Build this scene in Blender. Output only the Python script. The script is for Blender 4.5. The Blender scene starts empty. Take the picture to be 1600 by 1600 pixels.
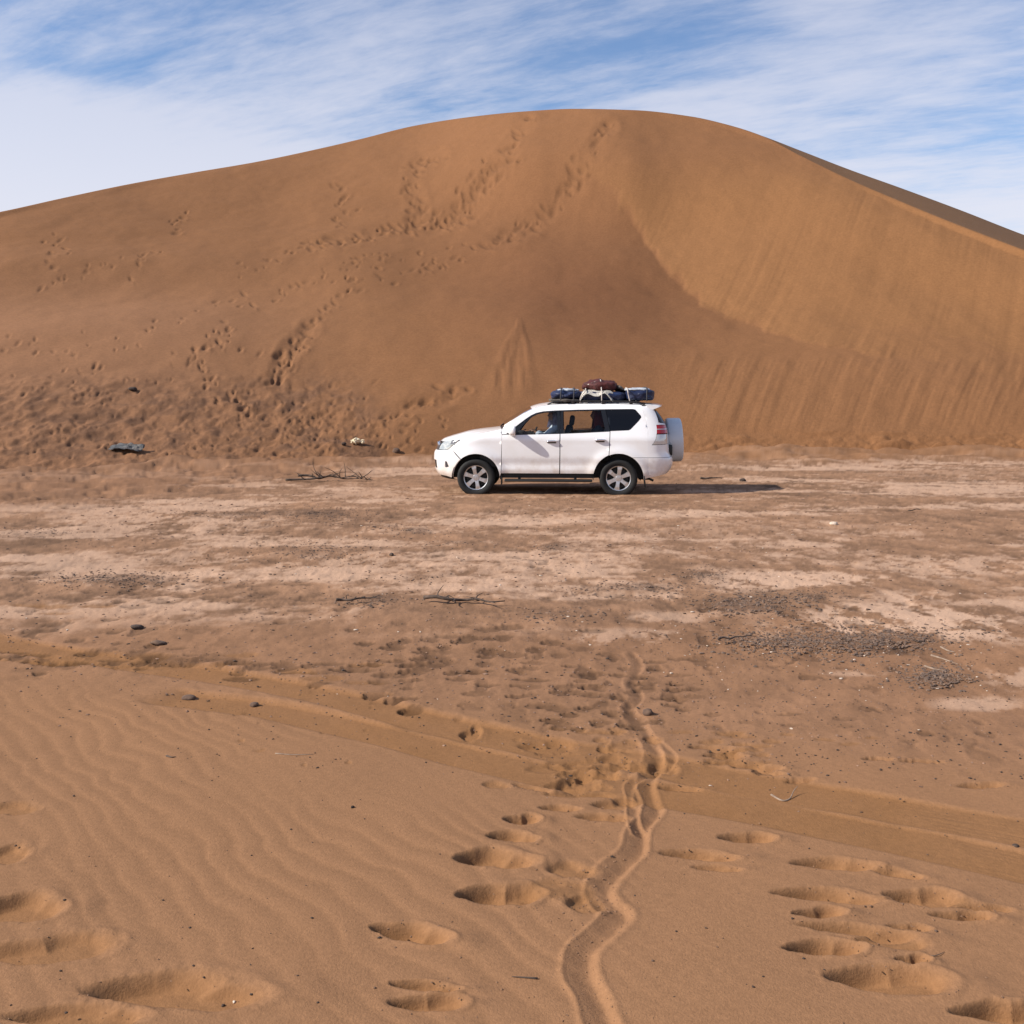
import bpy, bmesh, math, random
import numpy as np
from mathutils import Vector, Matrix, geometry

random.seed(7)
S = bpy.context.scene
C = S.collection
HC = 2.1            # camera height above the flat ground
HZ = 605.0          # photograph row of the horizon (1600 px picture)
FP = 1600.0         # focal length in photograph pixels

# ------------------------------------------------------------------ camera
cam = bpy.data.cameras.new('camera')
cam.sensor_fit = 'HORIZONTAL'; cam.sensor_width = 36.0; cam.lens = 36.0 * FP / 1600.0
cam.shift_y = -(800.0 - HZ) / 1600.0
cam.clip_start = 0.05; cam.clip_end = 20000
camo = bpy.data.objects.new('camera', cam); C.objects.link(camo)
camo.location = (0, 0, HC); camo.rotation_euler = (math.radians(90), 0, 0)
S.camera = camo

# ------------------------------------------------------------------ light
SUN_EL = math.radians(35.0)
SUN_AZ = math.radians(14.0)      # how far the sun stands on the camera's side of due left
to_sun = Vector((-math.cos(SUN_EL) * math.cos(SUN_AZ), -math.cos(SUN_EL) * math.sin(SUN_AZ), math.sin(SUN_EL)))
sl = bpy.data.lights.new('sun', 'SUN'); sl.energy = 5.0; sl.angle = math.radians(0.5); sl.color = (1.0, 0.93, 0.84)
so = bpy.data.objects.new('sun', sl); C.objects.link(so)
so.rotation_euler = to_sun.to_track_quat('Z', 'Y').to_euler()
S.view_settings.view_transform = 'Standard'; S.view_settings.look = 'None'
S.view_settings.exposure = 0.42; S.view_settings.gamma = 1.0; S.view_settings.use_curve_mapping = False

def nn(nt, kind, **kw):
    n = nt.nodes.new(kind)
    for k, v in kw.items(): setattr(n, k, v)
    return n
def math_node(nt, op, a, b=None, c=None, clamp=False):
    n = nt.nodes.new('ShaderNodeMath'); n.operation = op; n.use_clamp = clamp
    for i, v in enumerate((a, b, c)):
        if v is None: continue
        if isinstance(v, (int, float)): n.inputs[i].default_value = v
        else: nt.links.new(v, n.inputs[i])
    return n.outputs[0]

W = bpy.data.worlds.new('World'); S.world = W; W.use_nodes = True
nt = W.node_tree; nt.nodes.clear()
out = nn(nt, 'ShaderNodeOutputWorld'); bg = nn(nt, 'ShaderNodeBackground')
bg.inputs['Strength'].default_value = 0.095
nt.links.new(bg.outputs[0], out.inputs[0])
sky = nn(nt, 'ShaderNodeTexSky'); sky.sky_type = 'NISHITA'; sky.sun_disc = False
sky.sun_elevation = SUN_EL; sky.sun_rotation = math.radians(-104.0)
sky.air_density = 1.0; sky.dust_density = 0.3; sky.ozone_density = 2.0
tc = nn(nt, 'ShaderNodeTexCoord')
sep = nn(nt, 'ShaderNodeSeparateXYZ'); nt.links.new(tc.outputs['Generated'], sep.inputs[0])
X, Y, Z = sep.outputs
zc = math_node(nt, 'MAXIMUM', Z, 0.0)
# a layer of thin high cloud: the direction is carried up to a flat layer, then noise drawn out along the wind
den = math_node(nt, 'ADD', zc, 0.16)
cx = math_node(nt, 'DIVIDE', X, den); cy = math_node(nt, 'DIVIDE', Y, den)
def cloud_noise(sx, sy, rot, ox, oy, detail, rough, dist):
    comb = nn(nt, 'ShaderNodeCombineXYZ'); nt.links.new(cx, comb.inputs[0]); nt.links.new(cy, comb.inputs[1])
    mp = nn(nt, 'ShaderNodeMapping'); mp.vector_type = 'TEXTURE'; mp.inputs['Location'].default_value = (ox, oy, 0)
    mp.inputs['Rotation'].default_value = (0, 0, rot); mp.inputs['Scale'].default_value = (1 / sx, 1 / sy, 1)
    nt.links.new(comb.outputs[0], mp.inputs[0])
    n = nn(nt, 'ShaderNodeTexNoise'); n.inputs['Scale'].default_value = 1.0; n.inputs['Detail'].default_value = detail
    n.inputs['Roughness'].default_value = rough; n.inputs['Distortion'].default_value = dist
    nt.links.new(mp.outputs[0], n.inputs['Vector'])
    return n.outputs[0]
n1 = cloud_noise(0.9, 1.5, -0.35, 3.1, 1.7, 5, 0.52, 0.3)
n2 = cloud_noise(2.0, 4.8, -0.42, 0.4, 5.2, 8, 0.64, 0.3)
n3 = cloud_noise(6.0, 16.0, -0.5, 8.0, 2.2, 6, 0.66, 0.25)
m = math_node(nt, 'MULTIPLY', n1, 0.60)
m = math_node(nt, 'MULTIPLY_ADD', n2, 0.42, m)
m = math_node(nt, 'MULTIPLY_ADD', n3, 0.24, m); m = math_node(nt, 'ADD', m, -0.085)
# the big pale bank low on the left
vd = nn(nt, 'ShaderNodeVectorMath', operation='SUBTRACT'); nt.links.new(tc.outputs['Generated'], vd.inputs[0]); vd.inputs[1].default_value = (-0.44, 0.87, 0.185)
vs = nn(nt, 'ShaderNodeVectorMath', operation='MULTIPLY'); nt.links.new(vd.outputs[0], vs.inputs[0]); vs.inputs[1].default_value = (3.2, 2.0, 11.0)
vl = nn(nt, 'ShaderNodeVectorMath', operation='LENGTH'); nt.links.new(vs.outputs[0], vl.inputs[0])
bank = math_node(nt, 'SUBTRACT', 1.0, vl.outputs['Value'], clamp=True)
m = math_node(nt, 'MULTIPLY_ADD', bank, 0.42, m)
low = math_node(nt, 'MULTIPLY_ADD', zc, -5.0, 1.0, clamp=True)
m = math_node(nt, 'MULTIPLY_ADD', low, 0.12, m); m = math_node(nt, 'ADD', m, 0.03)
mr = nn(nt, 'ShaderNodeMapRange'); mr.interpolation_type = 'SMOOTHSTEP'
mr.inputs['From Min'].default_value = 0.42; mr.inputs['From Max'].default_value = 0.74
mr.inputs['To Min'].default_value = 0.010; mr.inputs['To Max'].default_value = 0.33
nt.links.new(m, mr.inputs['Value'])
# the layer is thin: a slanting look goes through more of it than a look straight up
path = math_node(nt, 'DIVIDE', mr.outputs[0], math_node(nt, 'ADD', zc, 0.03))
opac = math_node(nt, 'SUBTRACT', 1.0, math_node(nt, 'POWER', 2.718, math_node(nt, 'MULTIPLY', path, -1.0)), clamp=True)
mixc = nn(nt, 'ShaderNodeMix', data_type='RGBA')
nt.links.new(opac, mixc.inputs['Factor'])
skyg = nn(nt, 'ShaderNodeMix', data_type='RGBA', blend_type='MULTIPLY'); skyg.inputs['Factor'].default_value = 1.0
nt.links.new(sky.outputs[0], skyg.inputs[6]); skyg.inputs[7].default_value = (.92, 1.02, 1.18, 1)
nt.links.new(skyg.outputs[2], mixc.inputs[6]); mixc.inputs[7].default_value = (6.6, 6.5, 7.1, 1)
nt.links.new(mixc.outputs[2], bg.inputs['Color'])

# ------------------------------------------------------------------ helpers
def vnoise(x, y, seed=0):
    x = np.asarray(x, float); y = np.asarray(y, float)
    ix = np.floor(x); iy = np.floor(y); fx = x - ix; fy = y - iy
    ix = ix.astype(np.int64); iy = iy.astype(np.int64)
    def hh(a, b):
        h = (a * 374761393 + b * 668265263 + seed * 974711) & 0xffffffff
        h = ((h ^ (h >> 13)) * 1274126177) & 0xffffffff
        h = ((h ^ (h >> 16)) * 2246822519) & 0xffffffff
        return (h ^ (h >> 15)) / 4294967295.0
    u = fx * fx * fx * (fx * (fx * 6 - 15) + 10); v = fy * fy * fy * (fy * (fy * 6 - 15) + 10)
    a = hh(ix, iy); b = hh(ix + 1, iy); c = hh(ix, iy + 1); d = hh(ix + 1, iy + 1)
    return ((a + (b - a) * u) + ((c + (d - c) * u) - (a + (b - a) * u)) * v) * 2 - 1
def fbm(x, y, octv=4, seed=0, rough=0.5):
    s = 0; a = 1.0; t = 0
    for o in range(octv):
        s = s + a * vnoise(x * 2 ** o + 17.3 * o, y * 2 ** o - 9.1 * o, seed + o); t += a; a *= rough
    return s / t
def sstep(a, b, x):
    t = np.clip((x - a) / (b - a), 0, 1); return t * t * (3 - 2 * t)
def interp(x, pts):
    p = np.array(pts, float); return np.interp(x, p[:, 0], p[:, 1])
def sinterp(x, pts):
    """smooth (cubic Hermite, monotone-ish) interpolation through points"""
    p = np.array(pts, float); X_, Y_ = p[:, 0], p[:, 1]
    x = np.clip(np.asarray(x, float), X_[0], X_[-1])
    dx = np.diff(X_); sl_ = np.diff(Y_) / dx
    t = np.zeros(len(X_)); t[0] = sl_[0]; t[-1] = sl_[-1]
    for i in range(1, len(X_) - 1):
        t[i] = 0 if sl_[i - 1] * sl_[i] <= 0 else 3 * (dx[i] + dx[i - 1]) / ((2 * dx[i] + dx[i - 1]) / sl_[i - 1] + (dx[i] + 2 * dx[i - 1]) / sl_[i])
    i = np.clip(np.searchsorted(X_, x, side='right') - 1, 0, len(dx) - 1)
    h = dx[i]; s = (x - X_[i]) / h
    return ((1 + 2 * s) * (1 - s) ** 2) * Y_[i] + s * (1 - s) ** 2 * h * t[i] + s * s * (3 - 2 * s) * Y_[i + 1] + s * s * (s - 1) * h * t[i + 1]
def gpt(px, py, z=0.0):
    """photograph pixel -> point of the level ground"""
    d = FP * (HC - z) / (py - HZ); return Vector(((px - 800.0) / FP * d, d, z))
def poly_dist(px, py, pts):
    """distance to a polyline, its signed side and the fraction along it"""
    best = np.full(np.shape(px), 1e9); side = np.zeros(np.shape(px)); frac = np.zeros(np.shape(px))
    L = [math.dist(pts[i], pts[i + 1]) for i in range(len(pts) - 1)]; T = sum(L); acc = 0
    for i in range(len(pts) - 1):
        (ax, ay), (bx, by) = pts[i], pts[i + 1]
        ux, uy = bx - ax, by - ay; l2 = ux * ux + uy * uy
        s = np.clip(((px - ax) * ux + (py - ay) * uy) / l2, 0, 1)
        qx, qy = px - ax - s * ux, py - ay - s * uy
        dd = np.sqrt(qx * qx + qy * qy); m_ = dd < best
        best = np.where(m_, dd, best); side = np.where(m_, np.sign(ux * qy - uy * qx), side)
        frac = np.where(m_, (acc + s * L[i]) / T, frac); acc += L[i]
    return best, side, frac
def smooth_path(pts, n=8):
    """Catmull-Rom through 2D/3D points"""
    P = [Vector(p) for p in pts]; P = [P[0] * 2 - P[1]] + P + [P[-1] * 2 - P[-2]]; o = []
    for i in range(1, len(P) - 2):
        for k in range(n):
            t = k / n; a, b, c, d = P[i - 1], P[i], P[i + 1], P[i + 2]
            o.append(0.5 * ((2 * b) + (c - a) * t + (2 * a - 5 * b + 4 * c - d) * t * t + (3 * b - a - 3 * c + d) * t ** 3))
    o.append(P[-2]); return o

def grid_mesh(name, V, nr, nc, wrap=False, col=None, mat=None):
    """rows x cols array of vertices as one smooth quad mesh"""
    idx = np.arange(nr * nc).reshape(nr, nc)
    if wrap: idx = np.concatenate([idx, idx[:, :1]], 1)
    f = np.stack([idx[:-1, :-1], idx[:-1, 1:], idx[1:, 1:], idx[1:, :-1]], -1).reshape(-1, 4)
    me = bpy.data.meshes.new(name)
    me.vertices.add(len(V)); me.vertices.foreach_set('co', V.astype(np.float32).ravel())
    me.loops.add(f.size); me.loops.foreach_set('vertex_index', f.astype(np.int32).ravel())
    me.polygons.add(len(f)); me.polygons.foreach_set('loop_start', np.arange(0, f.size, 4, dtype=np.int32))
    me.polygons.foreach_set('use_smooth', np.ones(len(f), bool))
    me.update(calc_edges=True)
    if col is not None:
        a = me.color_attributes.new('albedo', 'FLOAT_COLOR', 'POINT')
        a.data.foreach_set('color', np.concatenate([col, np.ones((len(col), 1))], 1).astype(np.float32).ravel())
    if mat: me.materials.append(mat)
    o = bpy.data.objects.new(name, me); C.objects.link(o); return o

def principled(name, color=(.5, .5, .5), rough=.6, metal=0., spec=.5, coat=0.):
    m_ = bpy.data.materials.new(name); m_.use_nodes = True
    b = m_.node_tree.nodes['Principled BSDF']
    b.inputs['Base Color'].default_value = (*color, 1); b.inputs['Roughness'].default_value = rough
    b.inputs['Metallic'].default_value = metal; b.inputs['Specular IOR Level'].default_value = spec
    b.inputs['Coat Weight'].default_value = coat; b.inputs['Coat Roughness'].default_value = 0.05
    return m_
def add_noise_color(m_, c2, scale=20., lo=.4, hi=.65, detail=5, coord='Object', dist=0.):
    """second colour broken in with object-space noise"""
    t = m_.node_tree; b = t.nodes['Principled BSDF']; c1 = tuple(b.inputs['Base Color'].default_value)
    co = t.nodes.new('ShaderNodeTexCoord'); n = t.nodes.new('ShaderNodeTexNoise')
    n.inputs['Scale'].default_value = scale; n.inputs['Detail'].default_value = detail; n.inputs['Distortion'].default_value = dist
    t.links.new(co.outputs[coord], n.inputs['Vector'])
    r = t.nodes.new('ShaderNodeMapRange'); r.inputs['From Min'].default_value = lo; r.inputs['From Max'].default_value = hi
    t.links.new(n.outputs[0], r.inputs['Value'])
    x = t.nodes.new('ShaderNodeMix'); x.data_type = 'RGBA'; x.inputs[6].default_value = c1; x.inputs[7].default_value = (*c2, 1)
    t.links.new(r.outputs[0], x.inputs['Factor']); t.links.new(x.outputs[2], b.inputs['Base Color'])
    return m_
def add_bump(m_, scale, strength, dist=.01, detail=4, coord='Object'):
    t = m_.node_tree; b = t.nodes['Principled BSDF']
    co = t.nodes.new('ShaderNodeTexCoord'); n = t.nodes.new('ShaderNodeTexNoise')
    n.inputs['Scale'].default_value = scale; n.inputs['Detail'].default_value = detail
    t.links.new(co.outputs[coord], n.inputs['Vector'])
    u = t.nodes.new('ShaderNodeBump'); u.inputs['Strength'].default_value = strength; u.inputs['Distance'].default_value = dist
    t.links.new(n.outputs[0], u.inputs['Height']); t.links.new(u.outputs[0], b.inputs['Normal'])
    return m_

def sand_material(name, fine_scale, bump_d):
    m_ = principled(name, rough=.95, spec=.12); t = m_.node_tree; b = t.nodes['Principled BSDF']
    at = t.nodes.new('ShaderNodeAttribute'); at.attribute_name = 'albedo'
    co = t.nodes.new('ShaderNodeTexCoord')
    n = t.nodes.new('ShaderNodeTexNoise'); n.inputs['Scale'].default_value = fine_scale; n.inputs['Detail'].default_value = 6; n.inputs['Roughness'].default_value = .7
    t.links.new(co.outputs['Object'], n.inputs['Vector'])
    r = t.nodes.new('ShaderNodeMapRange'); r.inputs['From Min'].default_value = .25; r.inputs['From Max'].default_value = .75
    r.inputs['To Min'].default_value = .83; r.inputs['To Max'].default_value = 1.17; r.clamp = False
    t.links.new(n.outputs[0], r.inputs['Value'])
    x = t.nodes.new('ShaderNodeVectorMath'); x.operation = 'SCALE'
    t.links.new(at.outputs['Color'], x.inputs[0]); t.links.new(r.outputs[0], x.inputs['Scale'])
    t.links.new(x.outputs[0], b.inputs['Base Color'])
    n2_ = t.nodes.new('ShaderNodeTexNoise'); n2_.inputs['Scale'].default_value = fine_scale * 2.2; n2_.inputs['Detail'].default_value = 5; n2_.inputs['Roughness'].default_value = .65
    t.links.new(co.outputs['Object'], n2_.inputs['Vector'])
    u = t.nodes.new('ShaderNodeBump'); u.inputs['Strength'].default_value = .6; u.inputs['Distance'].default_value = bump_d
    t.links.new(n2_.outputs[0], u.inputs['Height']); t.links.new(u.outputs[0], b.inputs['Normal'])
    return m_

# ------------------------------------------------------------------ azimuth fan shared by ground and dune
dense = np.radians(np.arange(-30.5, 30.5001, 0.062))
def fan(maxdeg, n):
    e = np.radians(30.5 + (maxdeg - 30.5) * (np.arange(1, n + 1) / n) ** 1.7)
    return np.concatenate([-e[::-1], dense, e])

# ------------------------------------------------------------------ ground
# footprints: photograph px centre, half length, half height, depth (m), lean
PRINTS = [
 (770,1340,66,18,.055,0),(778,1397,70,20,.06,0),(640,1458,70,17,.06,.25),(660,1540,58,9,.035,.1),(662,1566,62,14,.04,.05),
 (815,1278,30,8,.045,.05),(798,1306,42,10,.045,.05),(872,1258,34,6,.03,0),(900,1215,34,18,.024,.0),(735,1140,18,11,.022,0),
 (893,1357,42,16,.018,0),(914,1412,32,19,.014,0),(870,1390,60,24,.010,0),
 (1165,1303,46,9,.05,.1),(1090,1331,62,10,.04,.12),(1300,1345,66,12,.05,.08),(1400,1360,40,7,.03,.25),(1290,1396,84,13,.05,.1),
 (1435,1395,56,14,.05,.1),(1540,1415,42,6,.025,.12),(1278,1424,42,8,.045,0),(1500,1426,48,8,.05,.15),(1335,1450,95,12,.05,.15),
 (1285,1478,64,15,.06,-.03),(1420,1445,34,7,.03,.2),(1385,1526,98,26,.055,.10),(1570,1580,92,22,.06,.03),(1425,1496,28,8,.04,.15),
 (1390,1470,60,12,.02,.1),(1450,1405,70,10,.015,.1),
 (30,1415,72,26,.045,.0),(60,1482,112,24,.035,.03),(265,1550,155,36,.05,.03),(110,1590,120,22,.03,0),(15,1262,48,12,.02,0),(10,1332,36,18,.025,0),
 (1120,1352,40,6,.02,.1),(960,1250,40,9,.03,0),(940,1272,44,8,.03,.1),(1060,1222,36,5,.03,.1),(930,1200,40,12,.015,0),
 (1035,1190,24,14,.022,0),(850,1160,46,10,.022,.15),(960,1178,30,8,.02,0),(905,1235,60,6,.018,0),
 (1130,1175,34,4,.04,.1),(1180,1192,40,5,.04,.1),(1110,1162,40,4,.035,.05),(1200,1200,26,4,.04,.2),(1150,1186,46,4,.03,.1),
 (830,1226,34,4,.03,.3),(1370,1182,26,3,.03,0),(1440,1186,34,3,.025,.05),(1530,1222,40,5,.03,0),
 (1250,1212,26,3,.03,0),(640,1106,22,7,.022,0),(620,1092,22,3,.04,0),(590,1085,26,3,.04,0)]
rp = random.Random(11)
def cluster(n, cx_, cy_, sx_, sy_, hl=(13, 30), hh_=(1.8, 3.4), dp=(.02, .045), slope=0., k=.26):
    for _ in range(n):
        u = rp.gauss(0, .5); v = rp.gauss(0, .5)
        PRINTS.append((cx_ + u * sx_, cy_ + v * sy_ + u * sx_ * slope, rp.uniform(*hl), rp.uniform(*hh_) * 1.25, rp.uniform(*dp) * k, rp.uniform(-.02, .06)))
cluster(18, 60, 1030, 120, 8, (20, 48), (2, 4), (.03, .05), .04)
cluster(66, 400, 1040, 420, 16, (12, 36), (1.8, 3.4), (.025, .045), .05)
cluster(16, 640, 1060, 170, 28, (12, 26), (2, 3.2), (.02, .04), .08)
cluster(46, 730, 1012, 190, 46, (12, 26), (2, 4), (.025, .045))
cluster(40, 935, 1075, 120, 60, (10, 24), (2, 4), (.02, .04))
cluster(20, 950, 1125, 90, 44, (12, 26), (2, 4), (.02, .045))
cluster(16, 1060, 1080, 60, 40, (10, 24), (2, 3), (.02, .04), .2)
cluster(22, 1150, 1160, 60, 30, (14, 30), (2, 4), (.02, .04))
cluster(40, 440, 940, 160, 40, (10, 22), (1.5, 2.6), (.015, .03))
cluster(16, 130, 945, 200, 14, (16, 40), (1.6, 3), (.02, .035))
cluster(12, 1200, 1120, 240, 50, (10, 22), (1.6, 3), (.012, .025))
cluster(40, 900, 1000, 900, 120, (6, 16), (1.2, 2), (.01, .03))
cluster(22, 930, 1190, 120, 44, (16, 34), (4, 8), (.025, .05))
cluster(22, 560, 1130, 500, 60, (4, 9), (1, 2), (.01, .02))
TRACK_A = [(-260,930),(0,1000),(165,1030),(330,1052),(520,1088),(700,1132),(880,1168),(1010,1186),(1100,1205),(1250,1232),(1420,1262),(1600,1292),(1900,1345)]
TRACK_B = [(230,1082),(290,1092),(420,1110),(560,1138),(720,1176),(860,1205),(960,1222),(1060,1238),(1200,1262),(1330,1290),(1470,1318),(1600,1346),(1900,1410)]
TRAIL = [(986,1018),(996,1035),(985,1060),(996,1085),(982,1105),(1000,1130),(1012,1150),(1022,1170),(1022,1190),(1010,1215),(1012,1245),(1020,1262),(1000,1290),(992,1325),(966,1350),(938,1384),(946,1410),(964,1428),(946,1452),(912,1485),(908,1520),(925,1560),(946,1610),(960,1680)]
TRAIL_2 = [(1020,1150),(1040,1165),(1050,1180),(1030,1195),(988,1215),(992,1245),(990,1275),(1000,1295)]

def w2(pts): return [tuple(gpt(a, b)[:2]) for a, b in pts]

def build_ground():
    az = fan(176, 46)
    py = np.arange(1690, 690, -1.65)
    r = np.concatenate([[0.12, .4, .8, 1.2, 1.6, 1.95, 2.25, 2.5, 2.7, 2.9, 3.05], FP * HC / (py - HZ), np.geomspace(40, 120, 14), np.geomspace(170, 6000, 12)])
    nr, nc = len(r), len(az)
    R, A = np.meshgrid(r, az, indexing='ij')
    x = R * np.sin(A); y = R * np.cos(A)
    x, y = x.ravel(), y.ravel()
    ys = np.where(y > 1.0, y, 1.0)
    PX = 800 + FP * x / ys; PY = HZ + FP * HC / ys
    infront = y > 1.0
    z = np.zeros_like(x)
    near = np.exp(-((np.hypot(x, y)) / 60) ** 2)
    z += near * (.05 * fbm(x * .16, y * .16, 3, 1) + .022 * fbm(x * .7, y * .7, 3, 5))
    # level under the car
    carm = np.exp(-(((x - 1.0) / 4.2) ** 4 + ((y - 20.9) / 2.4) ** 4))
    z *= (1 - .92 * carm)
    # a low lens of blown sand that fills the near left, and soft banks
    sandm = sstep(1060, 1180, PY - (PX - 800) * .10)           # blown sand close to the camera
    crust = sstep(1010, 930, PY + 30 * fbm(x * .35, y * .35, 3, 33)) * sstep(660, 700, PY)
    # wind ripples: crests run obliquely
    ux, uy = .775, .63
    wv = (x * ux + y * uy) +   .11 * fbm(x * 2.2, y * 2.2, 3, 8) + .16 * fbm(x * .6, y * .6, 2, 9)
    ph = wv / .122 * 2 * math.pi
    rip = np.sin(ph + .5 * np.sin(ph))
    ripm = sandm * sstep(-.35, .45, fbm(x * .9 + 3, y * .9, 3, 12) + .15) * sstep(1100, 760, PX) + sandm * .25
    z += infront * ripm * .0009 * rip
    rough_mid = (1 - sandm) * near
    z += rough_mid * (.009 * fbm(x * 3.5, y * 2.0, 4, 21, .6) + .005 * fbm(x * 11, y * 6, 3, 27))
    z += crust * near * .010 * np.abs(fbm(x * 1.6, y * .9, 4, 29))
    col = np.empty((len(x), 3))
    sand = np.array([.335, .184, .100]); mid = np.array([.320, .179, .105]); pale = np.array([.63, .430, .318]); orange = np.array([.295, .152, .068]); crustc = np.array([.322, .190, .119]); grit = np.array([.11, .072, .054])
    n_lo = fbm(x * .25, y * .25, 4, 41); n_md = fbm(x * 1.3, y * .7, 4, 43); n_hi = fbm(x * 7, y * 3.0, 3, 47)
    sm = sandm[:, None]; col[:] = mid * (1 - sm) + sand * sm
    col = col * (1 - crust[:, None]) + crustc * crust[:, None]
    col *= (1 + .05 * n_lo + .06 * n_md * (1 - sandm) + .05 * n_hi * (1 - .6 * sandm))[:, None]
    cm = fbm(x * 1.1, y * 1.1, 6, 44, .68); cm2 = fbm(x * 2.6 + 9, y * 2.2, 5, 45, .7); cm3 = fbm(x * 7.0, y * 4.2, 4, 46, .8)
    col *= (1 + crust * (.34 * cm + .34 * cm2 + .34 * cm3) + (1 - crust) * (1 - sandm) * (.18 * cm2 + .20 * cm3))[:, None]
    z += near * (1 - carm) * crust * (.016 * cm2 + .012 * cm + .008 * cm3)
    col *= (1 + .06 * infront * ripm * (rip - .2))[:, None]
    # pale crust streaks and patches
    stre = fbm(x * .33, y * .95, 5, 51, .6)
    palem = crust * sstep(-.05, .42, stre + .40 * cm2 + .35 * cm3) * .8
    for (a, b, sx_, sy_, k) in [(1420,965,260,36,1.15),(1270,905,190,18,1.1),(1450,880,220,16,.8),(980,992,80,10,.6),(1040,962,60,8,.7),(1340,1046,80,7,.6),(1535,1090,64,12,.75),(1590,1055,70,20,.7),(250,815,230,22,.75),(560,885,140,18,.7),(620,770,120,12,.5),(1150,830,200,16,.35),(350,870,100,12,.6),(760,900,120,14,.6),(1500,740,160,10,.3),(80,800,150,14,.5)]:
        rr = np.sqrt(((PX - a) / sx_) ** 2 + ((PY - b) / sy_) ** 2) + .95 * fbm(x * .8 + a, y * .5 + b, 5, 53, .6)
        palem = np.maximum(palem, .85 * k * sstep(1.3, .5, rr) * sstep(-.12, .16, fbm(x * 2.4 + a, y * 1.9, 6, 57, .72) + .5 * cm3 - .25 * (rr - .6)))
    palem *= infront
    col = col * (1 - palem[:, None]) + pale * (1 + .08 * n_hi)[:, None] * palem[:, None]
    z -= palem * .006
    # dark gritty streaks
    dk = np.zeros_like(x)
    for (a, b, sx_, sy_, k) in GRIT:
        rr = np.sqrt(((PX - a) / sx_) ** 2 + ((PY - b) / sy_) ** 2) + .6 * fbm(x * 1.6 + a, y * .9 + b, 4, 61)
        g = k * sstep(1.1, .3, rr) * infront
        dk = np.maximum(dk, g); z += .035 * g * (.6 + .4 * fbm(x * 6, y * 4, 3, 63))
    dk = dk * (.55 + .45 * sstep(-.2, .35, fbm(x * 9, y * 4.5, 3, 67)))
    col = col * (1 - .75 * dk[:, None]) + grit * .75 * dk[:, None]
    # brown smears on the left
    br = np.exp(-((PX + 60) / 300) ** 2 - ((PY - 850) / 55) ** 2) * sstep(-.3, .4, fbm(x * .6, y * .5, 4, 71)) * infront
    col *= (1 - .25 * br)[:, None]
    dash = sstep(.30, .52, fbm(x * 5.5, y * 4.0, 3, 73)) * sstep(-.25, .35, fbm(x * .5, y * .4, 3, 75)) * near * (1 - sandm) * infront
    col *= (1 - .38 * dash)[:, None]; z -= .010 * dash
    drift = sstep(26.5, 31, y + 4.0 * fbm(x * .25, y * .12, 4, 77)) * (1 - carm) * infront
    z += drift * (.06 + .42 * fbm(x * .40, y * .30, 4, 78, .6))
    kd = (drift * .8)[:, None]; col = col * (1 - kd) + np.array([.285, .146, .072]) * (1 + .1 * cm2)[:, None] * kd
    # --- wheel tracks
    tr_all = np.zeros_like(x)
    wob = .03 * fbm(x * 1.7, y * 1.7, 3, 81)
    for pts, hw, dep in ((TRACK_A, .170, .026), (TRACK_B, .170, .026)):
        sel = np.where((PY > 880) & infront & (y > 2))[0]
        d, sd, fr = poly_dist(x[sel], y[sel], [tuple(p[:2]) for p in smooth_path([gpt(a, b) for a, b in pts], 5)])
        fade = sstep(0, .05, fr) if pts is TRACK_B else sstep(.02, .10, fr)
        dd = d + wob[sel] * .6
        t = sstep(hw + .022, hw - .022, dd) * fade
        z[sel] -= dep * t + .6 * z[sel] * t
        z[sel] += t * (.004 * fbm(x[sel] * 5, y[sel] * 5, 3, 83) + .0025 * np.sin(dd / .042 * 6.283) * sstep(-.2, .3, fbm(x[sel] * 1.2, y[sel] * 1.2, 2, 84)))
        tr_all[sel] = np.maximum(tr_all[sel], t)
    k = (tr_all * (.80 + .25 * fbm(x * 2.2, y * 2.2, 4, 85)))[:, None]
    col = col * (1 - k) + orange * (1 + .06 * n_hi)[:, None] * k
    # --- the winding double trail
    for pts, w0 in ((TRAIL, .060), (TRAIL_2, .036)):
        sel = np.where((PY > 1000) & (PX > 820) & (PX < 1120) & infront)[0]
        d, sd, fr = poly_dist(x[sel], y[sel], [tuple(p[:2]) for p in smooth_path([gpt(a, b) for a, b in pts], 6)])
        far = np.clip((PY[sel] - 860) / 420, .5, 1)
        w_ = w0 * (.75 + .25 * far) * (1 + .25 * fbm(x[sel] * 4, y[sel] * 4, 2, 87))
        sg_ = sd * d / w_; t = np.where(sg_ < .42, sstep(-1.05, .42, sg_), sstep(1.0, .42, sg_))
        z[sel] -= (.018 if pts is TRAIL else .010) * far * t
        z[sel] += .005 * far * np.exp(-((sg_ + 1.1) / .22) ** 2) + .003 * far * np.exp(-((sg_ - 1.12) / .20) ** 2)
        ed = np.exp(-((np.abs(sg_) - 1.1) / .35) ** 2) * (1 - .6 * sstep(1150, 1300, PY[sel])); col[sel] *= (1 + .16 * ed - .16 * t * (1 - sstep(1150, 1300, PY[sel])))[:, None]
        z[sel] += .003 * t * fbm(x[sel] * 12, y[sel] * 12, 2, 89)
    # --- footprints
    print_shade = np.zeros_like(x)
    for (a, b, hl, hh_, dp, lean) in PRINTS:
        c = gpt(a, b); s = (b - HZ) / HC; la = hl / s; lb = max(hh_ * FP * HC / (b - HZ) ** 2, .03)
        big = la * 2.3 + lb
        sel = np.where((np.abs(x - c.x) < big) & (np.abs(y - c.y) < lb * 3 + la * .5))[0]
        if not len(sel): continue
        ang = -lean * 1.2; ca, sa = math.cos(ang), math.sin(ang)
        gx, gy = x[sel] - c.x, y[sel] - c.y
        qx = (gx * ca + gy * sa) / la; qy = (-gx * sa + gy * ca) / lb
        wn = .12 * fbm(x[sel] * 6, y[sel] * 6, 2, int(a) % 97)
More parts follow.
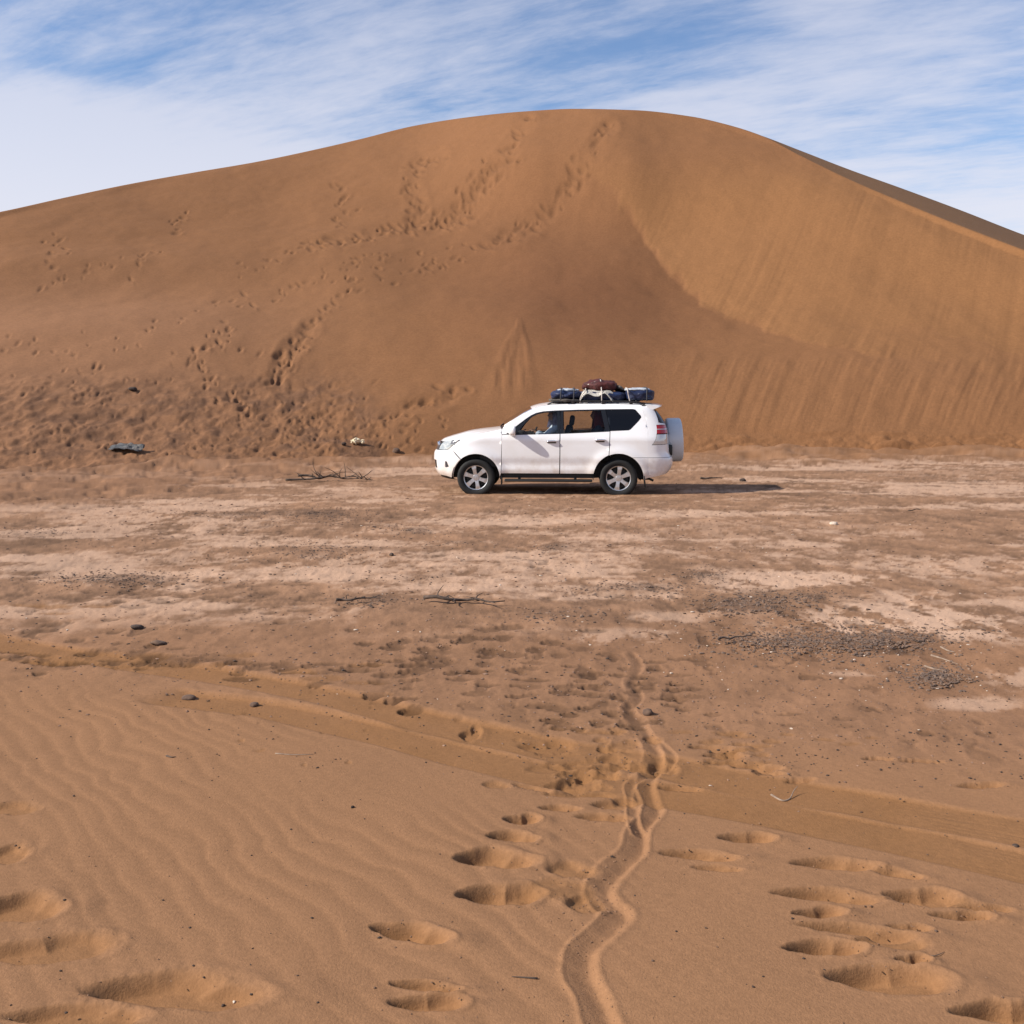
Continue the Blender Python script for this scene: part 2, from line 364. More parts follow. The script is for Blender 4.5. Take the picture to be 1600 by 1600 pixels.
        qy = qy * (1 + .8 * np.clip(-qx, 0, 1.2) ** 1.5)
        rr = np.sqrt(qx ** 2 + qy ** 2) + wn
        bigp = 1.0 if hl > 31 or b > 1135 else .0
        if bigp:     # heel and ball of the foot: two lobes of unequal size
            o_ = math.sin(a * 3.7 + b); r2_ = np.sqrt(((qx - .42) / .62) ** 2 + ((qy - .28 * o_) / (.85 + .2 * o_)) ** 2) + wn; rr = np.minimum(np.sqrt(((qx + .18) / .86) ** 2 + ((qy + .12 * o_) / .92) ** 2) + wn, r2_)
        prof = sstep(1.0, .46 if bigp else .7, rr) * (1 - .40 * qx)
        z[sel] -= dp * 1.08 * prof 
        z[sel] += dp * (.04 + .10 * bigp) * np.exp(-((rr - 1.2) / .18) ** 2) * np.clip(qx + .3, 0, 1)
        z[sel] += dp * .22 * bigp * np.exp(-((qx - 1.35) / .35) ** 2 - (qy / .8) ** 2)
        z[sel] += .0045 * bigp * np.exp(-((rr - .95) / .28) ** 2) * fbm(x[sel] * 22, y[sel] * 22, 3, 79, .6)
        f_ = (.6 * bigp * sstep(1.15, .6, rr))[:, None]
        col[sel] = col[sel] * (1 - f_) + (orange * .96) * f_
        if not bigp: print_shade[sel] = np.maximum(print_shade[sel], sstep(1.1, .85, rr) * min(1, dp / .012))
    col *= (1 - .5 * print_shade)[:, None]  # small prints darkened in the albedo, standing in for their shade
    # tiny pits and trampling at the dune's foot on the left
    tramp = sstep(690, 520, PX) * sstep(690, 720, PY) * sstep(35, -25, PY - 728 - np.clip(.10 * (600 - PX), 0, 70) + 22 * fbm(x * .5, y * .4, 3, 90)) * infront
    pit = sstep(.05, .45, fbm(x * 1.9, y * 1.5, 3, 91)) * tramp
    z -= .07 * pit; z += .08 * tramp * fbm(x * 1.4, y * .9, 3, 93)
    col = col * (1 - .8 * tramp[:, None]) + np.array([.27, .145, .082]) * (1 + .25 * cm2)[:, None] * .8 * tramp[:, None]
    # ground dives under the dune
    V = np.stack([x, y, z], 1)
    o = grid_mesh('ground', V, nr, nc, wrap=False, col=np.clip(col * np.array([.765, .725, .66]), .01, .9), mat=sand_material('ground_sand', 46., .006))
    o['kind'] = 'structure'; o['label'] = 'sandy desert ground with pale crust, footprints and wheel tracks'
    return o, (r, az, z.reshape(nr, nc))
GRIT = [(510,805,60,9,.9),(420,803,150,4,.6),(645,832,26,7,.9),(600,825,40,4,.6),(862,858,28,7,.8),(490,862,90,14,.45),(180,905,110,9,.75),(60,832,60,5,.5),(580,941,50,8,.6),
        (1000,922,90,10,.65),(1095,900,34,9,.7),(1170,945,60,13,.85),(1260,932,44,7,.7),(1310,1002,150,17,.75),(1190,1000,70,8,.5),(1400,995,80,7,.6),(1465,1056,50,13,.75),(860,962,70,8,.35),
        (1530,752,60,3,.5),(1440,748,60,3,.5),(1340,735,70,3,.4),(720,850,60,5,.4),(640,905,60,4,.3),(1250,772,80,2,.3)]
GROUND, GR = build_ground()
def ground_z(x, y):
    r, az, z = GR; rr = math.hypot(x, y); a = math.atan2(x, y)
    i = int(np.clip(np.searchsorted(r, rr) - 1, 0, len(r) - 2)); j = int(np.clip(np.searchsorted(az, a) - 1, 0, len(az) - 2))
    u = (rr - r[i]) / (r[i + 1] - r[i]); v = (a - az[j]) / (az[j + 1] - az[j])
    return float((z[i, j] * (1 - v) + z[i, j + 1] * v) * (1 - u) + (z[i + 1, j] * (1 - v) + z[i + 1, j + 1] * v) * u)
def on_ground(px, py):
    p = gpt(px, py)
    for _ in range(2): p = gpt(px, py, ground_z(p.x, p.y))
    return p

# ------------------------------------------------------------------ dune
SKY = [(-4000,600),(-2500,575),(-1500,520),(-700,440),(-300,382),(0,331),(100,309),(200,288),(300,270),(400,253),(500,232),(560,218),(650,196),(740,182),(820,174),(900,170),(990,172),(1080,182),(1130,193),(1190,212),(1250,235),(1330,266),(1400,291),(1500,328),(1600,367),(1900,470),(2300,545),(3000,590),(4600,604)]
BRINK = [(-4000,600),(-2500,575),(-1500,520),(-700,440),(-300,382),(0,331),(100,309),(200,288),(300,270),(400,253),(500,232),(560,218),(650,196),(740,182),(820,174),(900,170),(990,172),(1080,182),(1130,193),(1190,212),(1250,243),(1330,282),(1400,312),(1480,345),(1560,376),(1600,391),(1900,496),(2300,558),(3000,592),(4600,604)]
EDGE = [(880,235),(930,262),(962,280),(985,296),(1000,310),(1022,338),(1040,365),(1075,396),(1110,425),(1150,452),(1220,488),(1300,528),(1400,548),(1600,588),(1900,640)]
CHAINS = [([(420,610),(445,560),(480,530),(530,470),(600,430),(680,395),(760,345)], 16, 7, .13), ([(250,600),(330,540),(400,480),(500,440),(600,400),(700,360)], 15, 6, .11), ([(100,600),(200,540),(300,500),(400,455)], 10, 6, .10),
          ([(490,385),(540,372),(600,350),(650,338),(700,322),(735,300),(770,265),(800,230),(830,182)], 46, 9, .20),
          ([(640,345),(655,310),(645,280),(660,250),(690,245)], 20, 8, .16), ([(520,350),(535,310),(530,275)], 10, 7, .14),
          ([(690,325),(730,290),(780,250)], 26, 9, .22), ([(760,345),(800,328),(850,295),(890,270),(915,250),(960,185)], 26, 10, .16),
          ([(380,432),(450,400),(500,380)], 12, 6, .12), ([(440,470),(500,440),(560,410),(600,395)], 13, 6, .12),
          ([(480,530),(520,480),(580,445),(680,408),(720,372)], 12, 7, .12), ([(425,600),(445,565),(470,540),(485,520)], 9, 9, .2),
          ([(330,545),(310,565),(340,600),(365,625),(400,640)], 18, 7, .16), ([(380,520),(360,550),(440,575),(470,580)], 8, 6, .12),
          ([(60,455),(140,438),(200,420)], 8, 5, .10), ([(280,335),(265,360)], 5, 7, .14), ([(85,370),(82,440)], 7, 7, .12), ([(215,430),(240,400)], 5, 6, .12),
          ([(735,610),(695,630),(645,640),(610,655)], 7, 9, .16)]

def build_dune():
    az = fan(68, 26)
    px = 800 + FP * np.tan(az)
    nf = 330; q = np.linspace(0, 1, nf); s = q ** 1.32
    cap = np.linspace(0, 1, 25)[1:]; back = np.linspace(0, 1, 14)[1:]
    yb = sinterp(px, [(-3500,15),(-1500,20),(-400,23),(0,24.5),(300,27),(600,30.5),(800,32.5),(1100,34.2),(1600,33.6),(2500,30),(4700,26)])
    slope = sinterp(px, [(-3500,.25),(-600,.34),(0,.365),(400,.40),(650,.46),(850,.56),(1000,.61),(1600,.62),(4700,.5)])
    bk = sinterp(px, BRINK); sk = sinterp(px, SKY)
    k = (HZ - bk) / FP
    zb = (HC + k * yb) / (1 - k / slope); db = (zb - HC) / np.maximum(k, 1e-4)
    low = k < .02; db = np.where(low, yb + zb / slope, db)
    dc = db + 1.2 + np.clip((px - 1190) / 410, 0, 1.6) * 9.0
    kc = (HZ - sk) / FP; zc_ = HC + kc * dc
    zc_ = np.where(px < 1190, zb + .02, zc_)
    # undulating profile from toe to brink
    Sg = s[:, None]; pw = sinterp(px, [(-3500,1.0),(0,1.28),(400,1.22),(700,1.12),(1000,1.04),(1600,1.0),(4700,1.0)])[None, :]
    depth = yb[None] + (db - yb)[None] * Sg
    zz = -.22 + (zb + .22)[None] * Sg ** pw
    capd = db[None] + (dc - db)[None] * cap[:, None]; capz = zb[None] + (zc_ - zb)[None] * cap[:, None]
    bd = dc[None] + 75 * back[:, None] ** 1.3; bz = zc_[None] - (zc_ + .3)[None] * (back[:, None] ** 1.3) ** .9
    D = np.concatenate([depth, capd, bd]); Zz = np.concatenate([zz, capz, bz])
    nr, nc = D.shape
    PX = np.repeat(px[None], nr, 0); X_ = D * np.tan(az)[None]; Y_ = D
    PY = HZ - FP * (Zz - HC) / D
    face = np.zeros((nr, 1)); face[:nf] = 1; face = face * np.ones((1, nc))
    sg = np.zeros((nr, 1)); sg[:nf, 0] = s; sg[nf:, 0] = 1
    edge_in = face * sstep(0, .06, sg) * sstep(1.0, .975, sg)      # leave toe and skyline alone
    x, y, pxx, pyy = X_.ravel(), Y_.ravel(), PX.ravel(), PY.ravel(); E = edge_in.ravel(); F = face.ravel()
    dz = .35 * fbm(x * .09, y * .07, 3, 101) * E + .05 * fbm(x * .7, y * .5, 3, 103) * E
    # broad swells that catch or lose the light
    def g(a, b, sx_, sy_): return np.exp(-((pxx - a) / sx_) ** 2 - ((pyy - b) / sy_) ** 2)
    for (a, b, sx_, sy_, k_) in SWELLS: dz += k_ * g(a, b, sx_, sy_) * E
    # the slumped sheet on the right, a hand's breadth proud of the face with a ragged edge
    dirx = np.clip((1650 - pxx) / 700, .15, .8)
    uu = (pxx - 1800) / (pyy + 700) * 1000
    wob = 12 * fbm(pxx / 60, pyy / 60, 4, 105) + 11 * fbm(uu / 24, pyy / 240, 3, 108)
    d, sd, _ = poly_dist(pxx, pyy, EDGE); fr = np.clip((pxx - 880) / 1020, 0, 1)
    sgn = -sd * d + wob + 3 * fbm(pxx / 14, pyy / 14, 2, 106)
    top_on = sstep(225, 300, pyy)
    sheet = sstep(-3, 9, sgn) * (pxx > 860) * F
    sheet = sheet * np.where(pyy < 300, top_on, 1); thick = sstep(.70, .30, fr)
    dz += E * sheet * .055 * thick
    win = sstep(215, 330, pyy) * sstep(1.5, 9.0, Zz.ravel()) * sstep(.93, .62, np.repeat(sg, nc)) * (1 - .6 * fr)
    ds = -sd * d
    vx = np.clip(np.where(ds < 0, -ds / 400, ds / 330), 0, 1)
    dz += -2.2 * (1 - vx) ** 1.15 * win * F
    st = fbm(uu / 26, pyy / 300, 4, 107, .62) * (.4 + .6 * sstep(-.3, .3, fbm(pxx / 120, pyy / 150, 2, 117)))
    dz += E * sheet * (.034 + .032 * sstep(250, 480, pyy)) * st
    st2 = fbm((pxx + .35 * (pyy - 600)) / 19, pyy / 160, 4, 109, .6)
    lowr = sstep(1020, 1100, pxx) * sstep(535, 570, pyy + 8 * fbm(pxx / 30, pyy / 90, 2, 110)) * E
    dz += lowr * sstep(708, 660, pyy) * (.05 + .045 * st2)
    # a small slide near the middle
    sl_ = np.exp(-((pxx - 805 + .1 * (pyy - 560)) / (.27 * np.clip(pyy - 478, 1, 130))) ** 4) * sstep(490, 540, pyy + .02 * (pxx - 805) ** 2 + 16 * fbm(pxx / 9, pyy / 40, 2, 112)) * sstep(640, 590, pyy)
    dz += E * (.055 * sl_ * (1 - .9 * sl_) * 4 * .6 + sl_ * .05 * fbm((pxx) / 12, pyy / 60, 3, 111))
    # lumpy spill along the foot on the right
    toe = sstep(1050, 1100, pxx) * np.exp(-((pyy - 700) / 14) ** 2) * F
    dz += toe * (.22 * np.abs(fbm(x * .9, y * 1.6, 4, 113, .62)) + .20 * sstep(.05, .35, fbm(x * .55, y * 1.1, 3, 114)))
    # trampled lower left
    tr = sstep(640, 520, pxx + .5 * (640 - pyy)) * sstep(560, 640, pyy + .02 * pxx) * F
    dz += tr * (.10 * fbm(x * 1.1, y * .7, 4, 115, .6) + .05 * fbm(x * 3.2, y * 1.8, 3, 116))
    prints = []
    r2 = random.Random(5)
    for pts, n, sz, dp in CHAINS:
        sp = smooth_path([(a, b, 0) for a, b in pts], 10); n = int(n * 1.6)
        if sz >= 8:
            selc = np.where((pxx > min(p.x for p in sp) - 40) & (pxx < max(p.x for p in sp) + 40) & (pyy > min(p.y for p in sp) - 30) & (pyy < max(p.y for p in sp) + 30) & (F > 0))[0]
            d_, _, f_ = poly_dist(pxx[selc], pyy[selc], [tuple(p[:2]) for p in sp[::3]])
            dz[selc] += (-.08 * np.exp(-(d_ / 12) ** 2) + .04 * np.exp(-((d_ - 18) / 6) ** 2)) * sstep(0, .1, f_) * (.6 + .8 * fbm(pxx[selc] / 18, pyy[selc] / 18, 3, 131)) * E[selc]
        for i in range(n):
            p = sp[int((i + r2.random() * .8) / n * (len(sp) - 1))]
            prints.append((p.x + r2.gauss(0, 9), p.y + r2.gauss(0, 5), sz * r2.uniform(.45, 1.1), dp * r2.uniform(.35, .9)))
    for _ in range(420):
        a = r2.uniform(-250, 620); b = 712 - abs(r2.gauss(0, 1)) * 52
        if b < 560 or a > 560 + (b - 640) * .8: continue
        prints.append((a, b, 2 + 5 * r2.random() ** 2, r2.uniform(.015, .06)))
    for _ in range(120):
        a = r2.gauss(470, 45); b = r2.gauss(660, 26)
        if b > 712: continue
        prints.append((a, b, r2.uniform(3, 7.5), r2.uniform(.02, .085)))
    for _ in range(40): prints.append((r2.uniform(0, 330), r2.uniform(530, 620), r2.uniform(3, 6), r2.uniform(.03, .07)))
    for _ in range(26): prints.append((r2.uniform(560, 700), r2.uniform(655, 712), r2.uniform(4, 7), r2.uniform(.04, .09)))
    Zf = Zz.ravel() + dz
    shp = pxx.reshape(nr, nc); shy = pyy.reshape(nr, nc); zf2 = Zf.reshape(nr, nc)
    pcol = px
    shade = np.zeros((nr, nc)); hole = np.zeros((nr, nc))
    for (a, b, r_, dp) in prints:
        j0, j1 = np.searchsorted(pcol, a - r_ * 3), np.searchsorted(pcol, a + r_ * 3)
        if j1 <= j0: continue
        sub_y = shy[:nf, j0:j1]; sub_x = shp[:nf, j0:j1]
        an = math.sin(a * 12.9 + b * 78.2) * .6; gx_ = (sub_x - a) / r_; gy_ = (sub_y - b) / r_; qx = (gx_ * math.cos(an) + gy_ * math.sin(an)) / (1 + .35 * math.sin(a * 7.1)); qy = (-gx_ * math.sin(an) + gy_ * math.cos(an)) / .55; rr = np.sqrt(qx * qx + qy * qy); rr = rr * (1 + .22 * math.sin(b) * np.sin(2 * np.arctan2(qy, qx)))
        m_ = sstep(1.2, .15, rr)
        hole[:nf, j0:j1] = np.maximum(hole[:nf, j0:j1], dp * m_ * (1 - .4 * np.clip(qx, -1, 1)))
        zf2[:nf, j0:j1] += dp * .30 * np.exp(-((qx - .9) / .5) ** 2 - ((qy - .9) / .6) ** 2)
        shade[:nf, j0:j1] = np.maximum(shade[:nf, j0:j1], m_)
    zf2 -= hole * .72
    V = np.stack([x, y, zf2.ravel()], 1)
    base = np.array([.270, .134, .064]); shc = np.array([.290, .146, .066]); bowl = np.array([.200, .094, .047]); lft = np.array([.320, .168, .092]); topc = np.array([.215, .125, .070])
    col = np.empty((len(x), 3)); col[:] = base
    def mixin(c, w):
        nonlocal col
        w = np.clip(w, 0, 1)[:, None]; col = col * (1 - w) + np.array(c) * w
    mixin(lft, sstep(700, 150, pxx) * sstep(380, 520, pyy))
    mixin(bowl, np.exp(-((pxx - 900) / 210) ** 2 - ((pyy - 430) / 150) ** 2))  # shading of the hollow deepened through a darker sand colour
    mixin(shc, sheet * .9 * np.where(sgn < 60, .25 + .75 * thick, 1))
    col *= (1 - .16 * shade.ravel())[:, None]  # shade of the trodden pits multiplied into the sand colour
    mixin(topc, (1 - F) * sstep(1180, 1230, pxx))
    mixin(np.array([.195, .105, .062]), tr * (.25 + .75 * sstep(-.15, .35, fbm(x * 1.6, y * 1.0, 5, 121, .65))))
    col *= (1 + .028 * fbm(x * .35, y * .25, 4, 123) + .05 * fbm(x * 3, y * 2, 3, 125))[:, None]
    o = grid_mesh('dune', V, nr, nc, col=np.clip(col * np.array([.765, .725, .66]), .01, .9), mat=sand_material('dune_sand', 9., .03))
    o['kind'] = 'structure'; o['label'] = 'tall orange sand dune with slumped face and footprints'
    return (px, shy[:nf].copy(), X_[:nf], Y_[:nf], zf2[:nf].copy())
SWELLS = [(120,420,260,26,.5),(420,330,200,40,-.4),(150,520,300,40,.35)]
DUNE = build_dune()
def on_dune(px_, py_):
    pc, sy, xx, yy, zz_ = DUNE; j = int(np.argmin(np.abs(pc - px_)))
    pyr = HZ - FP * (zz_[:, j] - HC) / yy[:, j]; i = int(np.argmin(np.abs(pyr - py_)))
    return Vector((xx[i, j], yy[i, j], zz_[i, j]))

# ------------------------------------------------------------------ object bookkeeping
def tag(o, label=None, cat=None, group=None, kind=None):
    if label: o['label'] = label
    if cat: o['category'] = cat
    if group: o['group'] = group
    if kind: o['kind'] = kind
    return o
def empty(name, loc, rotz=0.):
    o = bpy.data.objects.new(name, None); C.objects.link(o); o.empty_display_size = .2
    o.location = loc; o.rotation_euler = (0, 0, rotz); return o
def link_bm(name, bm, mat, parent=None, smooth=True, loc=None, weld=False):
    if weld: bmesh.ops.remove_doubles(bm, verts=bm.verts, dist=1e-5)
    me = bpy.data.meshes.new(name); bm.to_mesh(me); bm.free()
    me.polygons.foreach_set('use_smooth', np.full(len(me.polygons), smooth)); me.update()
    for m_ in (mat if isinstance(mat, (list, tuple)) else [mat]): me.materials.append(m_)
    o = bpy.data.objects.new(name, me); C.objects.link(o)
    if parent: o.parent = parent
    if loc is not None: o.location = loc
    return o
def bm_box(bm, c, s, bev=.0, rot=None, seg=2):
    r = bmesh.ops.create_cube(bm, size=1.0); vs = r['verts']
    for v in vs: v.co = Vector((v.co.x * s[0], v.co.y * s[1], v.co.z * s[2]))
    if bev:
        es = list({e for v in vs for e in v.link_edges})
        r2 = bmesh.ops.bevel(bm, geom=es, offset=bev, segments=seg, profile=.5, affect='EDGES'); vs = list({v for f in r2['faces'] for v in f.verts} | {v for v in vs if v.is_valid})
    M = Matrix.Translation(c) @ (rot.to_4x4() if rot else Matrix.Identity(4))
    bmesh.ops.transform(bm, matrix=M, verts=vs)
    return vs
def bm_tube(bm, pts, rad, n=8, cap=True):
    pts = [Vector(p) for p in pts]; rad = rad if isinstance(rad, (list, tuple)) else [rad] * len(pts); rings = []
    up = Vector((0, 0, 1)); prev = None
    for i, p in enumerate(pts):
        t = (pts[min(i + 1, len(pts) - 1)] - pts[max(i - 1, 0)]).normalized()
        a = prev - prev.dot(t) * t if prev is not None else (up if abs(t.z) < .9 else Vector((1, 0, 0))).cross(t)
        a.normalize(); prev = a; b = t.cross(a)
        rings.append([bm.verts.new(p + (a * math.cos(2 * math.pi * k / n) + b * math.sin(2 * math.pi * k / n)) * rad[i]) for k in range(n)])
    for r0, r1 in zip(rings, rings[1:]):
        for k in range(n): bm.faces.new((r0[k], r0[(k + 1) % n], r1[(k + 1) % n], r1[k]))
    if cap: bm.faces.new(rings[0][::-1]); bm.faces.new(rings[-1])
def bm_grid(bm, P, flip=False):
    """P[i][j] points -> quads"""
    V_ = [[bm.verts.new(p) for p in row] for row in P]
    for i in range(len(P) - 1):
        for j in range(len(P[0]) - 1):
            q = (V_[i][j], V_[i][j + 1], V_[i + 1][j + 1], V_[i + 1][j])
            try: bm.faces.new(q[::-1] if flip else q)
            except ValueError: pass
    return V_
def bm_lathe(bm, prof, n=32, axis='y'):
    """prof: (radius, position along axis)"""
    rows = []
    for r_, a in prof:
        row = []
        for k in range(n):
            t = 2 * math.pi * k / n
            row.append(bm.verts.new((r_ * math.cos(t), a, r_ * math.sin(t)) if axis == 'y' else (a, r_ * math.cos(t), r_ * math.sin(t))))
        rows.append(row)
    for r0, r1 in zip(rows, rows[1:]):
        for k in range(n): bm.faces.new((r0[k], r1[k], r1[(k + 1) % n], r0[(k + 1) % n]))
    return rows
def inside(x, y, poly):
    c = np.zeros(np.shape(x), bool); n = len(poly)
    for i in range(n):
        (x0, y0), (x1, y1) = poly[i], poly[(i + 1) % n]
        cond = (y0 > y) != (y1 > y)
        xi = (x1 - x0) * (y - y0) / ((y1 - y0) if y1 != y0 else 1e-12) + x0
        c ^= cond & (x < xi)
    return c
def resample(poly, step):
    o = []
    for i in range(len(poly)):
        a, b = poly[i], poly[(i + 1) % len(poly)]; L = math.dist(a, b); n = max(1, int(L / step))
        for k in range(n): o.append((a[0] + (b[0] - a[0]) * k / n, a[1] + (b[1] - a[1]) * k / n))
    return o
def inset(poly, d):
    n = len(poly); A = sum(poly[i][0] * poly[(i + 1) % n][1] - poly[(i + 1) % n][0] * poly[i][1] for i in range(n)); s = 1 if A > 0 else -1; o = []
    for i in range(n):
        p, a, b = poly[i], poly[i - 1], poly[(i + 1) % n]
        e1 = Vector((p[0] - a[0], p[1] - a[1])); e2 = Vector((b[0] - p[0], b[1] - p[1]))
        e1.normalize(); e2.normalize(); m_ = Vector((-e1.y, e1.x)) + Vector((-e2.y, e2.x))
        if m_.length < .2: m_ = Vector((-e1.y, e1.x)) * 2
        m_ = m_ / max(m_.length_squared / 2, .5)
        o.append((p[0] + m_.x * d * s, p[1] + m_.y * d * s))
    return o
def panel_bm(poly, fn, inward, holes=(), step=.045, depth=.02, gap=.0022, mirror=False, uscale=1.):
    """a sheet cut to a 2D outline, bent onto the surface fn(u, v), with its edges turned in"""
    loops = [resample(inset(poly, gap), step)] + [resample(inset(h, -gap), step) for h in holes]
    pts = []; edges = []
    for L in loops:
        b = len(pts); pts += L; edges += [(b + i, b + (i + 1) % len(L)) for i in range(len(L))]
    nb = len(pts)
    us = [p[0] for p in loops[0]]; vs_ = [p[1] for p in loops[0]]
    gx, gy = np.meshgrid(np.arange(min(us), max(us), step), np.arange(min(vs_), max(vs_), step)); gx = gx.ravel(); gy = gy.ravel()
    ok = inside(gx, gy, loops[0])
    for L in loops[1:]: ok &= ~inside(gx, gy, L)
    B = np.array(pts)
    for a, b in zip(gx[ok], gy[ok]):
        if np.min(np.hypot(B[:, 0] - a, B[:, 1] - b)) > step * .45: pts.append((float(a), float(b)))
    r = geometry.delaunay_2d_cdt([Vector(p) for p in pts], edges, [], 0, 1e-6)
    V2, F2 = r[0], r[2]; bm = bmesh.new()
    P3 = [Vector(fn(v.x, v.y)) for v in V2]; vv = [bm.verts.new(p) for p in P3]
    used = {}
    for f in F2:
        cxx = sum(V2[i].x for i in f) / 3; cyy = sum(V2[i].y for i in f) / 3
        if not inside(np.array(cxx), np.array(cyy), loops[0]): continue
        if any(inside(np.array(cxx), np.array(cyy), L) for L in loops[1:]): continue
        p = [P3[i] for i in f]; nrm = (p[1] - p[0]).cross(p[2] - p[0]); iw = inward(sum(p, Vector()) / 3)
        bm.faces.new([vv[i] for i in (f if nrm.dot(iw) < 0 else f[::-1])])
    bm.edges.ensure_lookup_table()
    be = [e for e in bm.edges if len(e.link_faces) == 1]
    for e in be:
        a, b = e.verts; l = e.link_loops[0]
        a, b = l.vert, l.link_loop_next.vert
        va, vb = bm.verts.new(a.co), bm.verts.new(b.co)
        vc, vd = bm.verts.new(b.co + inward(b.co) * depth), bm.verts.new(a.co + inward(a.co) * depth)
        bm.faces.new((vb, va, vd, vc))
    bmesh.ops.delete(bm, geom=[v for v in bm.verts if not v.link_faces], context='VERTS')
    if mirror:
        for v in bm.verts: v.co.y = -v.co.y
        bmesh.ops.reverse_faces(bm, faces=bm.faces)
    return bm
def skin_mesh(name, chains, mat, parent=None, sub=2):
    """chains: list of lists of (x, y, z, radius); chain starts that coincide with an earlier joint are joined to it"""
    P = []; R_ = []; E_ = []; key = {}
    def vid(p):
        k = tuple(round(c, 4) for c in p[:3])
        if k not in key: key[k] = len(P); P.append(p[:3]); R_.append(p[3])
        return key[k]
    for ch in chains:
        ids = [vid(p) for p in ch]; E_ += list(zip(ids, ids[1:]))
    me = bpy.data.meshes.new(name); me.from_pydata(P, E_, [])
    o = bpy.data.objects.new(name, me); C.objects.link(o)
    o.modifiers.new('skin', 'SKIN'); sd = me.skin_vertices[0].data
    for i, r_ in enumerate(R_): sd[i].radius = (r_, r_); sd[i].use_root = (i == 0)
    ss = o.modifiers.new('sub', 'SUBSURF'); ss.levels = sub; ss.render_levels = sub
    dg = bpy.context.evaluated_depsgraph_get(); dg.update()
    m2 = bpy.data.meshes.new_from_object(o.evaluated_get(dg)); bpy.data.objects.remove(o)
    m2.polygons.foreach_set('use_smooth', np.ones(len(m2.polygons), bool)); m2.materials.clear(); m2.materials.append(mat); m2.name = name
    o = bpy.data.objects.new(name, m2); C.objects.link(o)
    if parent: o.parent = parent
    return o
def blob_bm(center, radii, nu=24, nv=16, fn=None):
    bm = bmesh.new(); bmesh.ops.create_uvsphere(bm, u_segments=nu, v_segments=nv, radius=1)
    for v in bm.verts:
        d = v.co.copy()
        if fn: d = fn(d)
        v.co = Vector(center) + Vector((d.x * radii[0], d.y * radii[1], d.z * radii[2]))
    return bm

# ------------------------------------------------------------------ materials of the car
M = {}
M['white'] = principled('white_paint', (.85, .85, .85), .28, 0, .5, .8)
add_noise_color(M['white'], (.80, .79, .77), 3.0, .42, .75, 6)
t_ = M['white'].node_tree; b_ = t_.nodes['Principled BSDF']; src = b_.inputs['Base Color'].links[0].from_socket
co_ = t_.nodes.new('ShaderNodeTexCoord'); sp_ = t_.nodes.new('ShaderNodeSeparateXYZ'); t_.links.new(co_.outputs['Object'], sp_.inputs[0])
no_ = t_.nodes.new('ShaderNodeTexNoise'); no_.inputs['Scale'].default_value = 5.; no_.inputs['Detail'].default_value = 8; no_.inputs['Roughness'].default_value = .65; t_.links.new(co_.outputs['Object'], no_.inputs['Vector'])
# dust thrown up by the wheels: thick on the sills, thinning out by the waistline
d_ = math_node(t_, 'MULTIPLY_ADD', sp_.outputs[2], -1.55, 1.12); d_ = math_node(t_, 'MULTIPLY_ADD', math_node(t_, 'SUBTRACT', no_.outputs[0], .5), 1.5, d_, clamp=True)
d_ = math_node(t_, 'MULTIPLY_ADD', d_, .80, .05)
mx_ = t_.nodes.new('ShaderNodeMix'); mx_.data_type = 'RGBA'; t_.links.new(d_, mx_.inputs['Factor']); t_.links.new(src, mx_.inputs[6]); mx_.inputs[7].default_value = (.50, .37, .27, 1); t_.links.new(mx_.outputs[2], b_.inputs['Base Color'])
rg_ = math_node(t_, 'MULTIPLY_ADD', d_, .5, .26); t_.links.new(rg_, b_.inputs['Roughness'])
M['cover_shade'] = principled('shade_grey_cover', (.56, .61, .65), .4, 0, .5, .4)  # shade behind the car put into the cover's blue-grey colour
M['black'] = add_noise_color(principled('black_plastic', (.006, .006, .006), .55), (.014, .012, .011), 9)
M['trim'] = principled('black_trim', (.006, .006, .007), .35)
M['rubber'] = add_noise_color(principled('tyre_rubber', (.006, .006, .006), .8), (.016, .013, .011), 7, .5, .8)
M['alloy'] = add_noise_color(principled('alloy', (.62, .62, .62), .32, .85), (.42, .38, .34), 12, .5, .8)
M['chrome'] = principled('chrome', (.7, .7, .72), .15, 1.0)
M['steel'] = principled('dark_steel', (.035, .033, .031), .45, .5)
M['interior'] = add_noise_color(principled('interior_plastic', (.012, .012, .012), .7), (.02, .019, .018), 6)
M['seat'] = add_noise_color(principled('seat_fabric', (.018, .018, .018), .9), (.03, .028, .027), 30)
M['red_lens'] = principled('red_lens', (.42, .008, .012), .12, 0, .5, .6)
M['clear_lens'] = principled('clear_lens', (.62, .62, .60), .1, .25, .5, .8)
M['headlens'] = add_noise_color(principled('headlamp_lens', (.60, .60, .54), .1, .3, .5, 1.0), (.40, .42, .40), 14, .45, .6)
M['lamp_dark'] = principled('lamp_insert', (.09, .09, .10), .15, .4)
def glass(name, tint, refl):
    m_ = bpy.data.materials.new(name); m_.use_nodes = True; t = m_.node_tree; t.nodes.clear()
    o = t.nodes.new('ShaderNodeOutputMaterial'); tr = t.nodes.new('ShaderNodeBsdfTransparent'); gl = t.nodes.new('ShaderNodeBsdfGlossy')
    gl.inputs['Roughness'].default_value = .03; tr.inputs['Color'].default_value = (*tint, 1)
    fr = t.nodes.new('ShaderNodeFresnel'); fr.inputs['IOR'].default_value = refl
    mx = t.nodes.new('ShaderNodeMixShader'); t.links.new(fr.outputs[0], mx.inputs[0]); t.links.new(tr.outputs[0], mx.inputs[1]); t.links.new(gl.outputs[0], mx.inputs[2]); t.links.new(mx.outputs[0], o.inputs[0])
    return m_
M['glass'] = glass('clear_glass', (.86, .87, .85), 1.35)
M['screen'] = glass('windscreen_glass', (.78, .80, .78), 1.45)
M['privacy'] = principled('privacy_glass', (.004, .004, .005), .06, 0, .35)
